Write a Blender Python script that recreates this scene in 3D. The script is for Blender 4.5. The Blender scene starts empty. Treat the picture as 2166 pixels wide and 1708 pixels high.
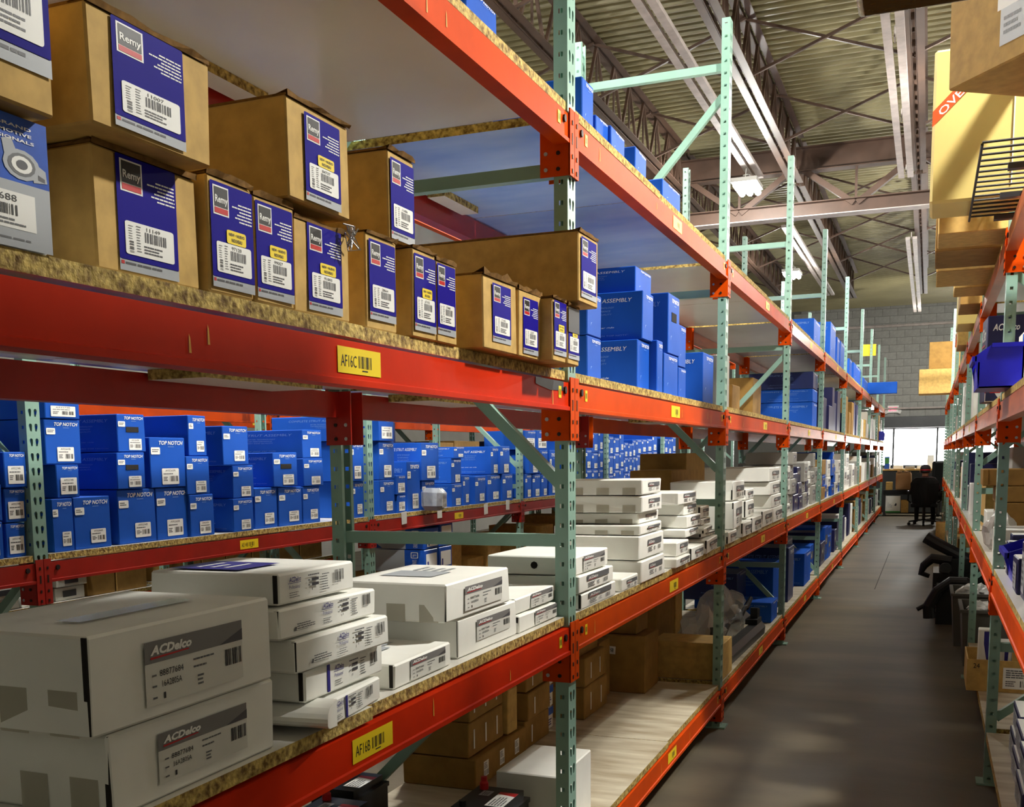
import bpy, bmesh, math, random
from mathutils import Vector, Matrix
from mathutils.geometry import tessellate_polygon

# ---------------------------------------------------------------- scene, camera, world, lights, exposure
sc = bpy.context.scene
C = sc.collection
R = random.Random(7)
EYE = 1.48
F, PX, PY, YAW, PITCH, ROLL = 2305.0, 981.0, 1255.5, -0.4025, 0.1233, -0.0139

def _camrot():
    cy, sy, cp, sp, cr, sr = math.cos(YAW), math.sin(YAW), math.cos(PITCH), math.sin(PITCH), math.cos(ROLL), math.sin(ROLL)
    B = Matrix(((1, 0, 0), (0, 0, -1), (0, 1, 0)))
    Ry = Matrix(((cy, -sy, 0), (sy, cy, 0), (0, 0, 1)))
    Rp = Matrix(((1, 0, 0), (0, cp, -sp), (0, sp, cp)))
    Rr = Matrix(((cr, -sr, 0), (sr, cr, 0), (0, 0, 1)))
    return Rr @ Rp @ B @ Ry
CM = _camrot()
def ray(u, v): return CM.transposed() @ Vector(((u - PX) / F, (v - PY) / F, 1.0))
def on_x(u, v, x): d = ray(u, v); t = x / d.x; return Vector((x, d.y * t, EYE + d.z * t))
def on_y(u, v, y): d = ray(u, v); t = y / d.y; return Vector((d.x * t, y, EYE + d.z * t))
def on_z(u, v, z): d = ray(u, v); t = (z - EYE) / d.z; return Vector((d.x * t, d.y * t, z))

cam = bpy.data.cameras.new('camera')
cam.sensor_fit = 'HORIZONTAL'; cam.sensor_width = 36.0
cam.lens = F / 2166 * 36
cam.shift_x = (1083 - PX) / 2166
cam.shift_y = (PY - 854) / 2166
cam.clip_start = 0.05; cam.clip_end = 200
camo = bpy.data.objects.new('camera', cam); C.objects.link(camo)
mw = Matrix.Identity(4)
for i in range(3):
    mw[i][0] = CM[0][i]; mw[i][1] = -CM[1][i]; mw[i][2] = -CM[2][i]
mw[2][3] = EYE
camo.matrix_world = mw
sc.camera = camo

w = bpy.data.worlds.new('daylight'); sc.world = w; w.use_nodes = True
bg = w.node_tree.nodes['Background']
bg.inputs[0].default_value = (1.0, 0.99, 0.96, 1); bg.inputs[1].default_value = 10.0

def area(name, loc, rot, sx, sy, power, col=(1, 1, 1)):
    l = bpy.data.lights.new(name, 'AREA'); l.shape = 'RECTANGLE'; l.size = sx; l.size_y = sy
    l.energy = power; l.color = col
    o = bpy.data.objects.new(name, l); o.location = loc; o.rotation_euler = rot; C.objects.link(o); return o
# daylight entering through the window at the end of the aisle
area('window_daylight', (0.45, 34.35, 1.75), (math.radians(90), 0, 0), 2.9, 0.95, 700, (1.0, 0.97, 0.92))

vs = sc.view_settings
vs.view_transform = 'Standard'; vs.look = 'None'; vs.gamma = 1.0; vs.use_curve_mapping = False
vs.exposure = 1.2
LAMP_W = 190.0
sc.cycles.max_bounces = 8; sc.cycles.caustics_reflective = False; sc.cycles.caustics_refractive = False

# ---------------------------------------------------------------- materials
M = {}
def lin(c):
    return tuple((x / 12.92 if x <= 0.04045 else ((x + 0.055) / 1.055) ** 2.4) for x in c)
def mat(name, col, rough=0.6, metal=0.0, noise=0.0, nscale=8.0, bump=0.0, bscale=60.0, stretch=None, coat=0.0, alpha=1.0, emis=None, estr=0.0, spec=0.5, srgb=True, col2=None):
    m = bpy.data.materials.new(name); m.use_nodes = True
    nt = m.node_tree; b = nt.nodes['Principled BSDF']
    c = lin(col) if srgb else col
    b.inputs['Base Color'].default_value = (*c, 1)
    b.inputs['Roughness'].default_value = rough; b.inputs['Metallic'].default_value = metal
    b.inputs['Specular IOR Level'].default_value = spec
    if coat: b.inputs['Coat Weight'].default_value = coat; b.inputs['Coat Roughness'].default_value = 0.15
    if alpha < 1: b.inputs['Alpha'].default_value = alpha
    if emis: b.inputs['Emission Color'].default_value = (*emis, 1); b.inputs['Emission Strength'].default_value = estr
    if noise or bump:
        tc = nt.nodes.new('ShaderNodeTexCoord'); src = tc.outputs['Object']
        if stretch:
            mp = nt.nodes.new('ShaderNodeMapping'); mp.inputs['Scale'].default_value = stretch
            nt.links.new(src, mp.inputs[0]); src = mp.outputs[0]
    if noise:
        n = nt.nodes.new('ShaderNodeTexNoise'); n.inputs['Scale'].default_value = nscale; n.inputs['Detail'].default_value = 6
        nt.links.new(src, n.inputs['Vector'])
        cr = nt.nodes.new('ShaderNodeValToRGB')
        c2 = lin(col2) if col2 else tuple(max(0, x * (1 - noise)) for x in c)
        c1 = c if col2 else tuple(min(1, x * (1 + noise * 0.6)) for x in c)
        cr.color_ramp.elements[0].position = 0.33; cr.color_ramp.elements[1].position = 0.67
        cr.color_ramp.elements[0].color = (*c2, 1); cr.color_ramp.elements[1].color = (*c1, 1)
        nt.links.new(n.outputs[0], cr.inputs[0]); nt.links.new(cr.outputs[0], b.inputs['Base Color'])
    if bump:
        n2 = nt.nodes.new('ShaderNodeTexNoise'); n2.inputs['Scale'].default_value = bscale; n2.inputs['Detail'].default_value = 3
        nt.links.new(src, n2.inputs['Vector'])
        bp = nt.nodes.new('ShaderNodeBump'); bp.inputs['Strength'].default_value = bump; bp.inputs['Distance'].default_value = 0.01
        nt.links.new(n2.outputs[0], bp.inputs['Height']); nt.links.new(bp.outputs[0], b.inputs['Normal'])
    M[name] = m; return m

mat('kraft', (0.79, 0.65, 0.38), 0.75, noise=0.16, nscale=26, bump=0.12, bscale=18, spec=0.2)
mat('kraft_dark', (0.60, 0.46, 0.24), 0.78, noise=0.18, nscale=14, bump=0.12, bscale=14, spec=0.2)
mat('kraft_edge', (0.50, 0.37, 0.20), 0.9, noise=0.3, nscale=60, spec=0.1)
mat('white_card', (0.93, 0.93, 0.90), 0.55, noise=0.05, nscale=7, bump=0.22, bscale=9, spec=0.35)
mat('grey_card', (0.62, 0.61, 0.58), 0.6, noise=0.08, nscale=7, bump=0.1, bscale=9)
mat('seam_dark', (0.09, 0.07, 0.05), 0.9)
mat('blue_box', (0.12, 0.33, 0.71), 0.55, noise=0.10, nscale=4, bump=0.06, bscale=8, spec=0.07)
mat('blue_deep', (0.05, 0.13, 0.36), 0.35, noise=0.2, nscale=4, bump=0.1, bscale=8)
mat('navy_box', (0.09, 0.10, 0.30), 0.4, noise=0.12, nscale=4)
mat('remy_blue', (0.10, 0.06, 0.53), 0.6, spec=0.06)
mat('photo_blue', (0.10, 0.33, 0.74), 0.35, noise=0.25, nscale=3)
mat('print_white', (0.93, 0.93, 0.91), 0.5)
mat('label_stock', (0.84, 0.84, 0.81), 0.4)
mat('print_pale', (0.45, 0.58, 0.80), 0.5)
mat('print_black', (0.06, 0.06, 0.06), 0.5)
mat('print_grey', (0.36, 0.37, 0.38), 0.5)
mat('print_silver', (0.66, 0.68, 0.70), 0.45)
mat('print_dark', (0.27, 0.27, 0.29), 0.5)
mat('print_red', (0.74, 0.05, 0.06), 0.45)
mat('print_yellow', (0.95, 0.83, 0.06), 0.5)
mat('print_orange', (0.86, 0.33, 0.10), 0.5)
mat('print_navy', (0.15, 0.13, 0.50), 0.5)
mat('print_cyan', (0.35, 0.70, 0.85), 0.5)
mat('print_green', (0.25, 0.55, 0.25), 0.5)
mat('tag_yellow', (0.97, 0.85, 0.08), 0.45)
mat('tape', (0.72, 0.70, 0.63), 0.25, alpha=0.75)
mat('dim_orange_paint', (0.80, 0.17, 0.01), 0.5, noise=0.12, nscale=5, spec=0.08, bump=0.04, bscale=20)  # same orange paint, reddened so the near beams' dimness sits in the colour
mat('orange_paint', (0.81, 0.28, 0.01), 0.5, noise=0.14, nscale=5, spec=0.07, bump=0.03, bscale=20)
mat('red_paint', (0.62, 0.10, 0.05), 0.36, noise=0.16, nscale=5, bump=0.04, bscale=20)
mat('faded_glare_orange', (0.74, 0.40, 0.24), 0.36, noise=0.22, nscale=6, stretch=(1, 0.6, 4))  # glare painted in as a pale tone on far aisle beams; faded paint opposite
mat('green_paint', (0.52, 0.66, 0.60), 0.38, noise=0.08, nscale=6, spec=0.5)
mat('scratch_yellow', (0.90, 0.66, 0.22), 0.6)
mat('bolt_dark', (0.16, 0.10, 0.08), 0.5, metal=0.4)
mat('bolt_zinc', (0.75, 0.75, 0.75), 0.35, metal=0.7)
mat('melamine', (0.90, 0.89, 0.86), 0.22, noise=0.04, nscale=3, spec=0.5)
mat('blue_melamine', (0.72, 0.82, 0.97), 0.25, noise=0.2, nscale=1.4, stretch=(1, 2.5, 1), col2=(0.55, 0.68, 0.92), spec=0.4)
mat('worn_board', (0.83, 0.80, 0.71), 0.5, noise=0.3, nscale=3.2, stretch=(1, 4, 1), col2=(0.66, 0.60, 0.49))
mat('chipboard', (0.86, 0.75, 0.42), 0.85, noise=0.5, nscale=75, bump=0.5, bscale=90, col2=(0.42, 0.31, 0.12))
mat('concrete', (0.40, 0.36, 0.285), 0.5, noise=0.3, nscale=1.5, bump=0.05, bscale=30, stretch=(0.6, 1.5, 1), col2=(0.29, 0.26, 0.205), spec=0.4)
mat('joint_dark', (0.20, 0.17, 0.14), 0.9)
mat('block', (0.60, 0.60, 0.58), 0.85, noise=0.18, nscale=6, bump=0.3, bscale=40)
mat('mortar', (0.42, 0.42, 0.40), 0.9)
mat('deck', (0.60, 0.57, 0.43), 0.45, noise=0.12, nscale=1.2)
mat('joist', (0.33, 0.245, 0.195), 0.55, noise=0.2, nscale=4)
mat('strut_grey', (0.72, 0.68, 0.66), 0.5, noise=0.2, nscale=8)
mat('wall_paint', (0.58, 0.57, 0.54), 0.8, noise=0.08, nscale=2)
mat('dark_metal', (0.20, 0.21, 0.22), 0.45)
mat('glass', (0.95, 0.98, 1.0), 0.02, alpha=0.12)
mat('black_plastic', (0.055, 0.058, 0.06), 0.38, noise=0.2, nscale=10)
mat('black_rubber', (0.07, 0.07, 0.075), 0.55)
mat('black_fabric', (0.055, 0.06, 0.07), 0.85, noise=0.2, nscale=40)
mat('bin_blue', (0.08, 0.08, 0.68), 0.35)
mat('grey_tote', (0.36, 0.35, 0.32), 0.6, noise=0.1, nscale=6)
mat('band_grey', (0.46, 0.455, 0.45), 0.5)
mat('clear_film', (0.90, 0.92, 0.92), 0.10, alpha=0.42, bump=0.8, bscale=22, spec=0.8)
mat('white_bag', (0.86, 0.86, 0.84), 0.4, bump=0.5, bscale=30)
mat('yellow_card', (0.87, 0.79, 0.47), 0.6, noise=0.04, nscale=6)
mat('skin', (0.55, 0.37, 0.28), 0.6)
mat('maroon', (0.26, 0.09, 0.12), 0.85)
mat('trouser', (0.10, 0.10, 0.12), 0.9)
mat('cap_dark', (0.16, 0.14, 0.17), 0.8)
mat('cap_red', (0.72, 0.07, 0.15), 0.7)
mat('hair', (0.08, 0.06, 0.05), 0.7)
mat('wood_edge', (0.80, 0.62, 0.32), 0.5, noise=0.15, nscale=8)
mat('exit_red', (0.90, 0.10, 0.20), 0.5, emis=(1, 0.08, 0.15), estr=1.5)
mat('lamp_glow', (1, 1, 1), 0.5, emis=(1.0, 1.0, 0.94), estr=60.0)
mat('lamp_body', (0.82, 0.82, 0.80), 0.4)
mat('sack_brown', (0.66, 0.50, 0.33), 0.8, bump=0.5, bscale=12)

# ---------------------------------------------------------------- mesh building
class MB:
    def __init__(s): s.v = []; s.f = []; s.m = []; s.mats = []
    def mi(s, m):
        if m not in s.mats: s.mats.append(m)
        return s.mats.index(m)
    def face(s, pts, m):
        n = len(s.v); s.v += [tuple(p) for p in pts]; s.f.append(tuple(range(n, n + len(pts)))); s.m.append(s.mi(m))
    def add(s, verts, faces, m):
        n = len(s.v); s.v += [tuple(p) for p in verts]; k = s.mi(m)
        for f in faces: s.f.append(tuple(i + n for i in f)); s.m.append(k)
    def box(s, a, b, m, top=None, bot=None):
        x0, y0, z0 = a; x1, y1, z1 = b
        v = [(x0, y0, z0), (x1, y0, z0), (x1, y1, z0), (x0, y1, z0), (x0, y0, z1), (x1, y0, z1), (x1, y1, z1), (x0, y1, z1)]
        n = len(s.v); s.v += v
        for f, mm in (((3, 2, 1, 0), bot or m), ((4, 5, 6, 7), top or m), ((0, 1, 5, 4), m), ((1, 2, 6, 5), m), ((2, 3, 7, 6), m), ((3, 0, 4, 7), m)):
            s.f.append(tuple(i + n for i in f)); s.m.append(s.mi(mm))
    def tube(s, pts, r, m, n=8, cap=True):
        pts = [Vector(p) for p in pts]; rs = r if isinstance(r, (list, tuple)) else [r] * len(pts)
        base = len(s.v); k = s.mi(m); prev = None
        for i, p in enumerate(pts):
            t = (pts[min(i + 1, len(pts) - 1)] - pts[max(i - 1, 0)]).normalized()
            if prev is None:
                a = Vector((0, 0, 1)) if abs(t.z) < 0.9 else Vector((1, 0, 0))
                nx = t.cross(a).normalized()
            else:
                nx = (prev - t * prev.dot(t)).normalized()
            prev = nx; ny = t.cross(nx)
            for j in range(n):
                an = 2 * math.pi * j / n
                q = p + (nx * math.cos(an) + ny * math.sin(an)) * rs[i]; s.v.append(tuple(q))
        for i in range(len(pts) - 1):
            for j in range(n):
                a, b = base + i * n + j, base + i * n + (j + 1) % n
                s.f.append((a, b, b + n, a + n)); s.m.append(k)
        if cap:
            s.f.append(tuple(base + j for j in reversed(range(n)))); s.m.append(k)
            e = base + (len(pts) - 1) * n; s.f.append(tuple(e + j for j in range(n))); s.m.append(k)
    def bar(s, p, q, wx, wz, m, up=(0, 0, 1)):
        p, q = Vector(p), Vector(q); t = (q - p).normalized(); u = Vector(up)
        if abs(t.dot(u)) > 0.98: u = Vector((1, 0, 0))
        sd = t.cross(u).normalized(); u = sd.cross(t)
        vs_ = []
        for e in (p, q):
            for a, b in ((-1, -1), (1, -1), (1, 1), (-1, 1)): vs_.append(e + sd * (a * wx / 2) + u * (b * wz / 2))
        s.add(vs_, [(0, 1, 2, 3), (7, 6, 5, 4), (0, 4, 5, 1), (1, 5, 6, 2), (2, 6, 7, 3), (3, 7, 4, 0)], m)
    def ext(s, prof, y0, y1, m):            # profile in (x, z) run along y
        n = len(prof)
        v = [(x, y0, z) for x, z in prof] + [(x, y1, z) for x, z in prof]
        f = [(i, (i + 1) % n, (i + 1) % n + n, i + n) for i in range(n)] + [tuple(reversed(range(n))), tuple(range(n, 2 * n))]
        s.add(v, f, m)
    def lathe(s, prof, m, n=16, c=(0, 0, 0)):
        base = len(s.v); k = s.mi(m)
        for r, z in prof:
            for j in range(n):
                a = 2 * math.pi * j / n; s.v.append((c[0] + r * math.cos(a), c[1] + r * math.sin(a), c[2] + z))
        for i in range(len(prof) - 1):
            for j in range(n):
                a, b = base + i * n + j, base + i * n + (j + 1) % n
                s.f.append((a, b, b + n, a + n)); s.m.append(k)
        s.f.append(tuple(base + j for j in reversed(range(n)))); s.m.append(k)
        e = base + (len(prof) - 1) * n; s.f.append(tuple(e + j for j in range(n))); s.m.append(k)
    def mesh(s, name, smooth=False):
        me = bpy.data.meshes.new(name); me.from_pydata(s.v, [], s.f)
        for m in s.mats: me.materials.append(M[m])
        me.polygons.foreach_set('material_index', s.m)
        if smooth: me.polygons.foreach_set('use_smooth', [True] * len(s.f))
        me.update(); return me

def obj(name, me, parent=None, loc=(0, 0, 0), rot=(0, 0, 0), scale=None):
    if isinstance(me, MB): me = me.mesh(name)
    o = bpy.data.objects.new(name, me); C.objects.link(o); o.location = loc; o.rotation_euler = rot
    if scale: o.scale = scale
    if parent: o.parent = parent
    return o
def tag(o, label, cat, group=None, kind=None):
    o['label'] = label; o['category'] = cat
    if group: o['group'] = group
    if kind: o['kind'] = kind
    return o
def struct(o, label=None, cat=None):
    o['kind'] = 'structure'
    if label: o['label'] = label
    if cat: o['category'] = cat
    return o
def empty(name, loc, rz=0, label=None, cat=None, group=None):
    o = bpy.data.objects.new(name, None); C.objects.link(o); o.location = loc; o.rotation_euler = (0, 0, rz)
    if label: tag(o, label, cat, group)
    return o

_txt = {}
def text_geo(s, shear=0.0, bold=0.0):
    k = (s, shear, bold)
    if k not in _txt:
        cu = bpy.data.curves.new('t', 'FONT'); cu.body = s; cu.shear = shear; cu.offset = bold; cu.resolution_u = 2
        o = bpy.data.objects.new('t', cu); C.objects.link(o)
        dg = bpy.context.evaluated_depsgraph_get(); dg.update()
        me = o.evaluated_get(dg).to_mesh()
        vs_ = [(v.co.x, v.co.y) for v in me.vertices]; fs = [tuple(p.vertices) for p in me.polygons]
        o.evaluated_get(dg).to_mesh_clear(); bpy.data.objects.remove(o); bpy.data.curves.remove(cu)
        xs = [v[0] for v in vs_]; ys = [v[1] for v in vs_]
        x0, x1, y0, y1 = min(xs), max(xs), min(ys), max(ys)
        _txt[k] = ([((x - x0) / (x1 - x0 or 1), (y - y0) / (y1 - y0 or 1)) for x, y in vs_], fs)
    return _txt[k]

class Decal(MB):            # flat print in unit coordinates, x right, y up, z out of the face
    L = 0.00035
    def rect(s, x0, y0, x1, y1, m, l=1):
        z = l * s.L; s.face([(x0, y0, z), (x1, y0, z), (x1, y1, z), (x0, y1, z)], m); return s
    def rrect(s, x0, y0, x1, y1, m, l=1, r=0.04, asp=1.0):
        z = l * s.L; p = []
        for cx, cy, a0 in ((x1 - r, y1 - r * asp, 0), (x0 + r, y1 - r * asp, 90), (x0 + r, y0 + r * asp, 180), (x1 - r, y0 + r * asp, 270)):
            for i in range(4):
                a = math.radians(a0 + i * 30); p.append((cx + r * math.cos(a), cy + r * asp * math.sin(a), z))
        s.face(p, m); return s
    def poly(s, pts, m, l=1):
        s.face([(x, y, l * s.L) for x, y in pts], m); return s
    def text(s, t, x0, y0, x1, y1, m, l=2, shear=0.0, bold=0.0, vert=False):
        vs_, fs = text_geo(t, shear, bold)
        if vert: vv = [(x1 - (x1 - x0) * y, y0 + (y1 - y0) * x, l * s.L) for x, y in vs_]
        else: vv = [(x0 + (x1 - x0) * x, y0 + (y1 - y0) * y, l * s.L) for x, y in vs_]
        s.add(vv, fs, m); return s
    def bars(s, x0, y0, x1, y1, m, l=2, n=16, seed=1):
        r = random.Random(seed); ws = [r.choice((1, 1, 2, 3)) for _ in range(2 * n - 1)]; t = sum(ws); x = x0
        for i, w_ in enumerate(ws):
            d = (x1 - x0) * w_ / t
            if i % 2 == 0: s.rect(x, y0, x + d, y1, m, l)
            x += d
        return s
    def vbars(s, x0, y0, x1, y1, m, l=2, n=10, seed=2):
        r = random.Random(seed); ws = [r.choice((1, 1, 2, 3)) for _ in range(2 * n - 1)]; t = sum(ws); y = y0
        for i, w_ in enumerate(ws):
            d = (y1 - y0) * w_ / t
            if i % 2 == 0: s.rect(x0, y, x1, y + d, m, l)
            y += d
        return s
    def lines(s, x0, y0, x1, y1, n, m, l=2, seed=3, align=0, fill=0.5):
        r = random.Random(seed); h = (y1 - y0) / n
        for i in range(n):
            w_ = (x1 - x0) * r.uniform(0.6, 1.0); xs = x1 - w_ if align else x0
            y = y1 - (i + 1) * h + h * (1 - fill) / 2
            x = xs
            while x < xs + w_ - 1e-6:
                d = min((x1 - x0) * r.uniform(0.08, 0.22), xs + w_ - x)
                s.rect(x, y, x + d * 0.88, y + h * fill, m, l); x += d
        return s

def put(parent, me, face, a, b, w_, h_, size, name='printed_label', rot=0.0):
    """fix a unit decal on a face of a box whose front is local x=0; a,b = lower left corner on that face"""
    dep, wid, hei = size
    if face == 'front': o, X, Y, Z = (0.0006, a - wid / 2, b), (0, 1, 0), (0, 0, 1), (1, 0, 0)
    elif face == 'side': o, X, Y, Z = (-dep + a, -wid / 2 - 0.0006, b), (1, 0, 0), (0, 0, 1), (0, -1, 0)
    elif face == 'side2': o, X, Y, Z = (-a, wid / 2 + 0.0006, b), (-1, 0, 0), (0, 0, 1), (0, 1, 0)
    elif face == 'top': o, X, Y, Z = (-dep + b, wid / 2 - a, hei + 0.0006), (0, -1, 0), (1, 0, 0), (0, 0, 1)
    elif face == 'topf': o, X, Y, Z = (-b, a - wid / 2, hei + 0.0006), (0, 1, 0), (-1, 0, 0), (0, 0, 1)
    X, Y, Z = Vector(X), Vector(Y), Vector(Z)
    if rot:
        c, s_ = math.cos(rot), math.sin(rot); X, Y = X * c + Y * s_, Y * c - X * s_
    m = Matrix.Identity(4)
    for i in range(3): m[i][0] = X[i] * w_; m[i][1] = Y[i] * h_; m[i][2] = Z[i]; m[i][3] = o[i]
    ob = bpy.data.objects.new(name, me); C.objects.link(ob); ob.parent = parent; ob.matrix_basis = m
    return ob

def soft_box(dep, wid, hei, m, seed=0, bev=0.004, warp=0.003, top=None, front=None):
    """a slightly crumpled carton: front face at x=0, bottom at z=0"""
    r = random.Random(seed); bm = bmesh.new()
    bmesh.ops.create_cube(bm, size=1.0)
    for v in bm.verts:
        v.co = Vector(((v.co.x - 0.5) * dep, v.co.y * wid, (v.co.z + 0.5) * hei))
        if warp:
            j = Vector((r.uniform(-1, 0.2), r.uniform(-1, 1), 0)) * warp
            if v.co.z > 0.01: j.z = -abs(r.uniform(0, 1)) * warp
            if v.co.x > -0.001: j.x = -abs(j.x)
            v.co += j
    if bev: bmesh.ops.bevel(bm, geom=list(bm.edges), offset=min(bev, hei * 0.2), segments=1, affect='EDGES')
    me = bpy.data.meshes.new('carton'); me.materials.append(M[m])
    if top:
        me.materials.append(M[top]); bm.normal_update()
        for f in bm.faces:
            if f.normal.z > 0.9: f.material_index = 1
    if front:
        me.materials.append(M[front]); bm.normal_update()
        for f in bm.faces:
            if f.normal.x > 0.9: f.material_index = len(me.materials) - 1
    bm.to_mesh(me); bm.free(); return me

_seed = [100]; SZ = {}
def carton(name, xf, y0, y1, z0, z1, dep, m, label, cat='box', group=None, side=1, rot=0.0, bev=0.004, warp=0.003, tilt=0.0, **k):
    """box with its front face at x=xf (side=1 faces +x, side=-1 faces -x), spanning y0..y1, z0..z1"""
    _seed[0] += 1
    wid, hei = abs(y1 - y0), z1 - z0
    me = soft_box(dep, wid, hei, m, _seed[0], bev, warp, **k)
    o = obj(name, me, None, (xf, (y0 + y1) / 2, z0), (tilt, 0, rot + (0 if side > 0 else math.pi)))
    tag(o, label, cat, group)
    SZ[o.name] = (dep, wid, hei)
    return o
def size(o): return SZ[o.name]
def px_box(xf, u0, u1, vt, vb, z0=None):
    """front rectangle on plane x=xf from pixels: y0,y1 from the side edges, z from top and bottom"""
    vm = (vt + vb) / 2
    a = on_x(u0, vm, xf); b = on_x(u1, vm, xf)
    zt = on_x(u0, vt, xf).z
    zb = on_x(u0, vb, xf).z if z0 is None else z0
    return a.y, b.y, zb, zt

# ---------------------------------------------------------------- the building
Y_END, Z_DECK, X_L, X_R, Y_BACK = 34.0, 5.6, -8.5, 5.5, -3.0
b = MB(); b.box((X_L, Y_BACK, -0.1), (X_R, 36.5, 0.0), 'concrete')
floor = struct(obj('floor', b), 'worn brown grey concrete warehouse floor', 'floor')
b = MB()
b.box((-0.50, 12.6, 0.0), (-0.492, 17.5, 0.0012), 'joint_dark')
obj('control_joint', b, floor)

def corrugated(y0, y1):
    b = MB(); p = 0.1524; y = y0
    while y < y1:
        prof = [(y, 0.0), (y + 0.030, 0.0), (y + 0.044, 0.05), (y + 0.138, 0.05), (y + p, 0.0)]
        for (ya, za), (yb, zb) in zip(prof, prof[1:]):
            b.face([(X_L, ya, Z_DECK + za), (X_L, yb, Z_DECK + zb), (X_R, yb, Z_DECK + zb), (X_R, ya, Z_DECK + za)], 'deck')
        y += p
    b.box((X_L, Y_BACK, Z_DECK + 0.06), (X_R, 36, Z_DECK + 0.16), 'deck')
    return b
struct(obj('ceiling', corrugated(Y_BACK, 34.2)), 'corrugated metal roof deck', 'ceiling')
for nm, a, c_ in (('wall_left', (X_L - 0.2, Y_BACK, 0), (X_L, 34.2, 5.8)), ('wall_right', (X_R, Y_BACK, 0), (X_R + 0.2, 34.2, 5.8)), ('wall_front', (X_L, Y_BACK - 0.2, 0), (X_R, Y_BACK, 5.8))):
    b = MB(); b.box(a, c_, 'wall_paint'); struct(obj(nm, b), 'plain painted warehouse wall', 'wall')

# end wall of concrete block with the window opening
WX0, WX1, WZ0, WZ1 = -1.75, 2.2, 1.05, 2.19
b = MB()
b.box((X_L, 34.0, 0), (WX0, 34.2, 5.8), 'mortar'); b.box((WX1, 34.0, 0), (X_R, 34.2, 5.8), 'mortar')
b.box((WX0, 34.0, WZ1), (WX1, 34.2, 5.8), 'mortar'); b.box((WX0, 34.0, 0), (WX1, 34.2, WZ0), 'mortar')
wall_end = struct(obj('wall_back', b), 'grey concrete block end wall above the window', 'wall')
bw, bh = 0.406, 0.203
b = MB(); b.box((-bw / 2 + 0.005, -0.018, 0.005), (bw / 2 - 0.005, 0.0, bh - 0.005), 'block'); block_me = b.mesh('concrete_block')
n = 0
z = WZ1 + 0.30; row = 0
while z < 5.55 and n < 298:
    x = -3.6 + (bw / 2 if row % 2 else 0)
    while x < 1.2 and n < 298:
        obj('block', block_me, wall_end, (x, 34.0, z)); n += 1; x += bw
    z += bh; row += 1
b = MB()
while z < 5.55:
    x = -3.6 + (bw / 2 if row % 2 else 0)
    while x < 1.2:
        b.box((x - bw / 2 + 0.005, 33.982, z + 0.005), (x + bw / 2 - 0.005, 34.0, z + bh - 0.005), 'block'); x += bw
    z += bh; row += 1
if b.f: o = obj('upper_block', b, wall_end); o['kind'] = 'stuff'
b = MB(); b.tube([(-8, 33.93, 5.05), (5, 33.93, 5.05)], 0.04, 'strut_grey'); b.tube([(-8, 33.9, 2.72), (5, 33.9, 2.72)], 0.03, 'strut_grey')
obj('conduit', b, wall_end)
# window: frame, panes, dark lintel box
b = MB(); b.box((WX0 - 0.3, 33.75, WZ1), (WX1 + 0.3, 34.0, WZ1 + 0.29), 'dark_metal'); b.box((WX0 - 0.3, 33.72, WZ1 - 0.02), (WX1 + 0.3, 34.0, WZ1 + 0.02), 'dark_metal')
struct(obj('trim_1', b), 'dark grey shutter housing over the window', 'trim')
win = empty('window_1', (0, 34.08, 0)); struct(win, 'bright daylight window at the end of the aisle', 'window')
b = MB()
for x in (WX0, -0.99, 0.17, 1.2, WX1 - 0.05): b.box((x, 0, WZ0), (x + 0.05, 0.07, WZ1), 'dark_metal')
b.box((WX0, 0.0005, WZ0), (WX1, 0.0695, WZ0 + 0.06), 'dark_metal'); b.box((WX0, 0.0005, WZ1 - 0.05), (WX1, 0.0695, WZ1), 'dark_metal')
obj('window_frame', b, win)
for x0, x1 in ((WX0 + 0.05, -0.99), (-0.94, 0.17), (0.22, 1.2), (1.25, WX1 - 0.05)):
    b = MB(); b.box((x0, 0.03, WZ0 + 0.06), (x1, 0.036, WZ1 - 0.05), 'glass'); obj('pane', b, win)

# roof steel: joists along the building, girder across, bridging, hanging rails
def joist(x, y0, y1):
    r = empty('roof_joist', (x, y0, 4.98)); struct(r, 'brown open web steel roof joist', 'joist')
    L = y1 - y0
    for nm, z in (('top_chord', 0.56), ('bottom_chord', 0.0)):
        b = MB()
        for s in (-1, 1):
            b.box((s * 0.055 - 0.035, 0, z), (s * 0.055 + 0.035, L, z + 0.008), 'joist'); b.box((s * 0.02 - 0.004, 0, z - 0.0), (s * 0.02 + 0.004, L, z + 0.05), 'joist')
        obj(nm, b, r)
    b = MB(); n = int(L / 0.62); st = L / n
    for i in range(n):
        y = i * st
        b.bar((0, y, 0.02), (0, y + st / 2, 0.56), 0.028, 0.028, 'joist'); b.bar((0, y + st / 2, 0.56), (0, y + st, 0.02), 0.028, 0.028, 'joist')
        b.bar((0, y + st / 2, 0.02), (0, y + st / 2, 0.56), 0.02, 0.02, 'joist')
    obj('web', b, r)
JX = [-0.25 + 1.475 * i for i in range(-4, 3)]
GY = 15.4
for x in JX:
    joist(x, 3.0, GY - 0.1); joist(x, GY + 0.1, 27.0)
g = empty('roof_girder', (0, GY, 0)); struct(g, 'brown steel truss girder crossing under the roof', 'girder')
for nm, z0, z1, wd in (('top_chord', 5.14, 5.42, 0.10), ('bottom_chord', 4.56, 4.72, 0.12)):
    b = MB(); b.box((X_L, -0.012, z0), (X_R, 0.012, z1), 'joist'); b.box((X_L, -wd, z0 - 0.012), (X_R, wd, z0), 'strut_grey' if z0 < 5 else 'joist'); b.box((X_L, -wd, z1), (X_R, wd, z1 + 0.012), 'joist'); obj(nm, b, g)
x = JX[0]; i = 0
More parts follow.
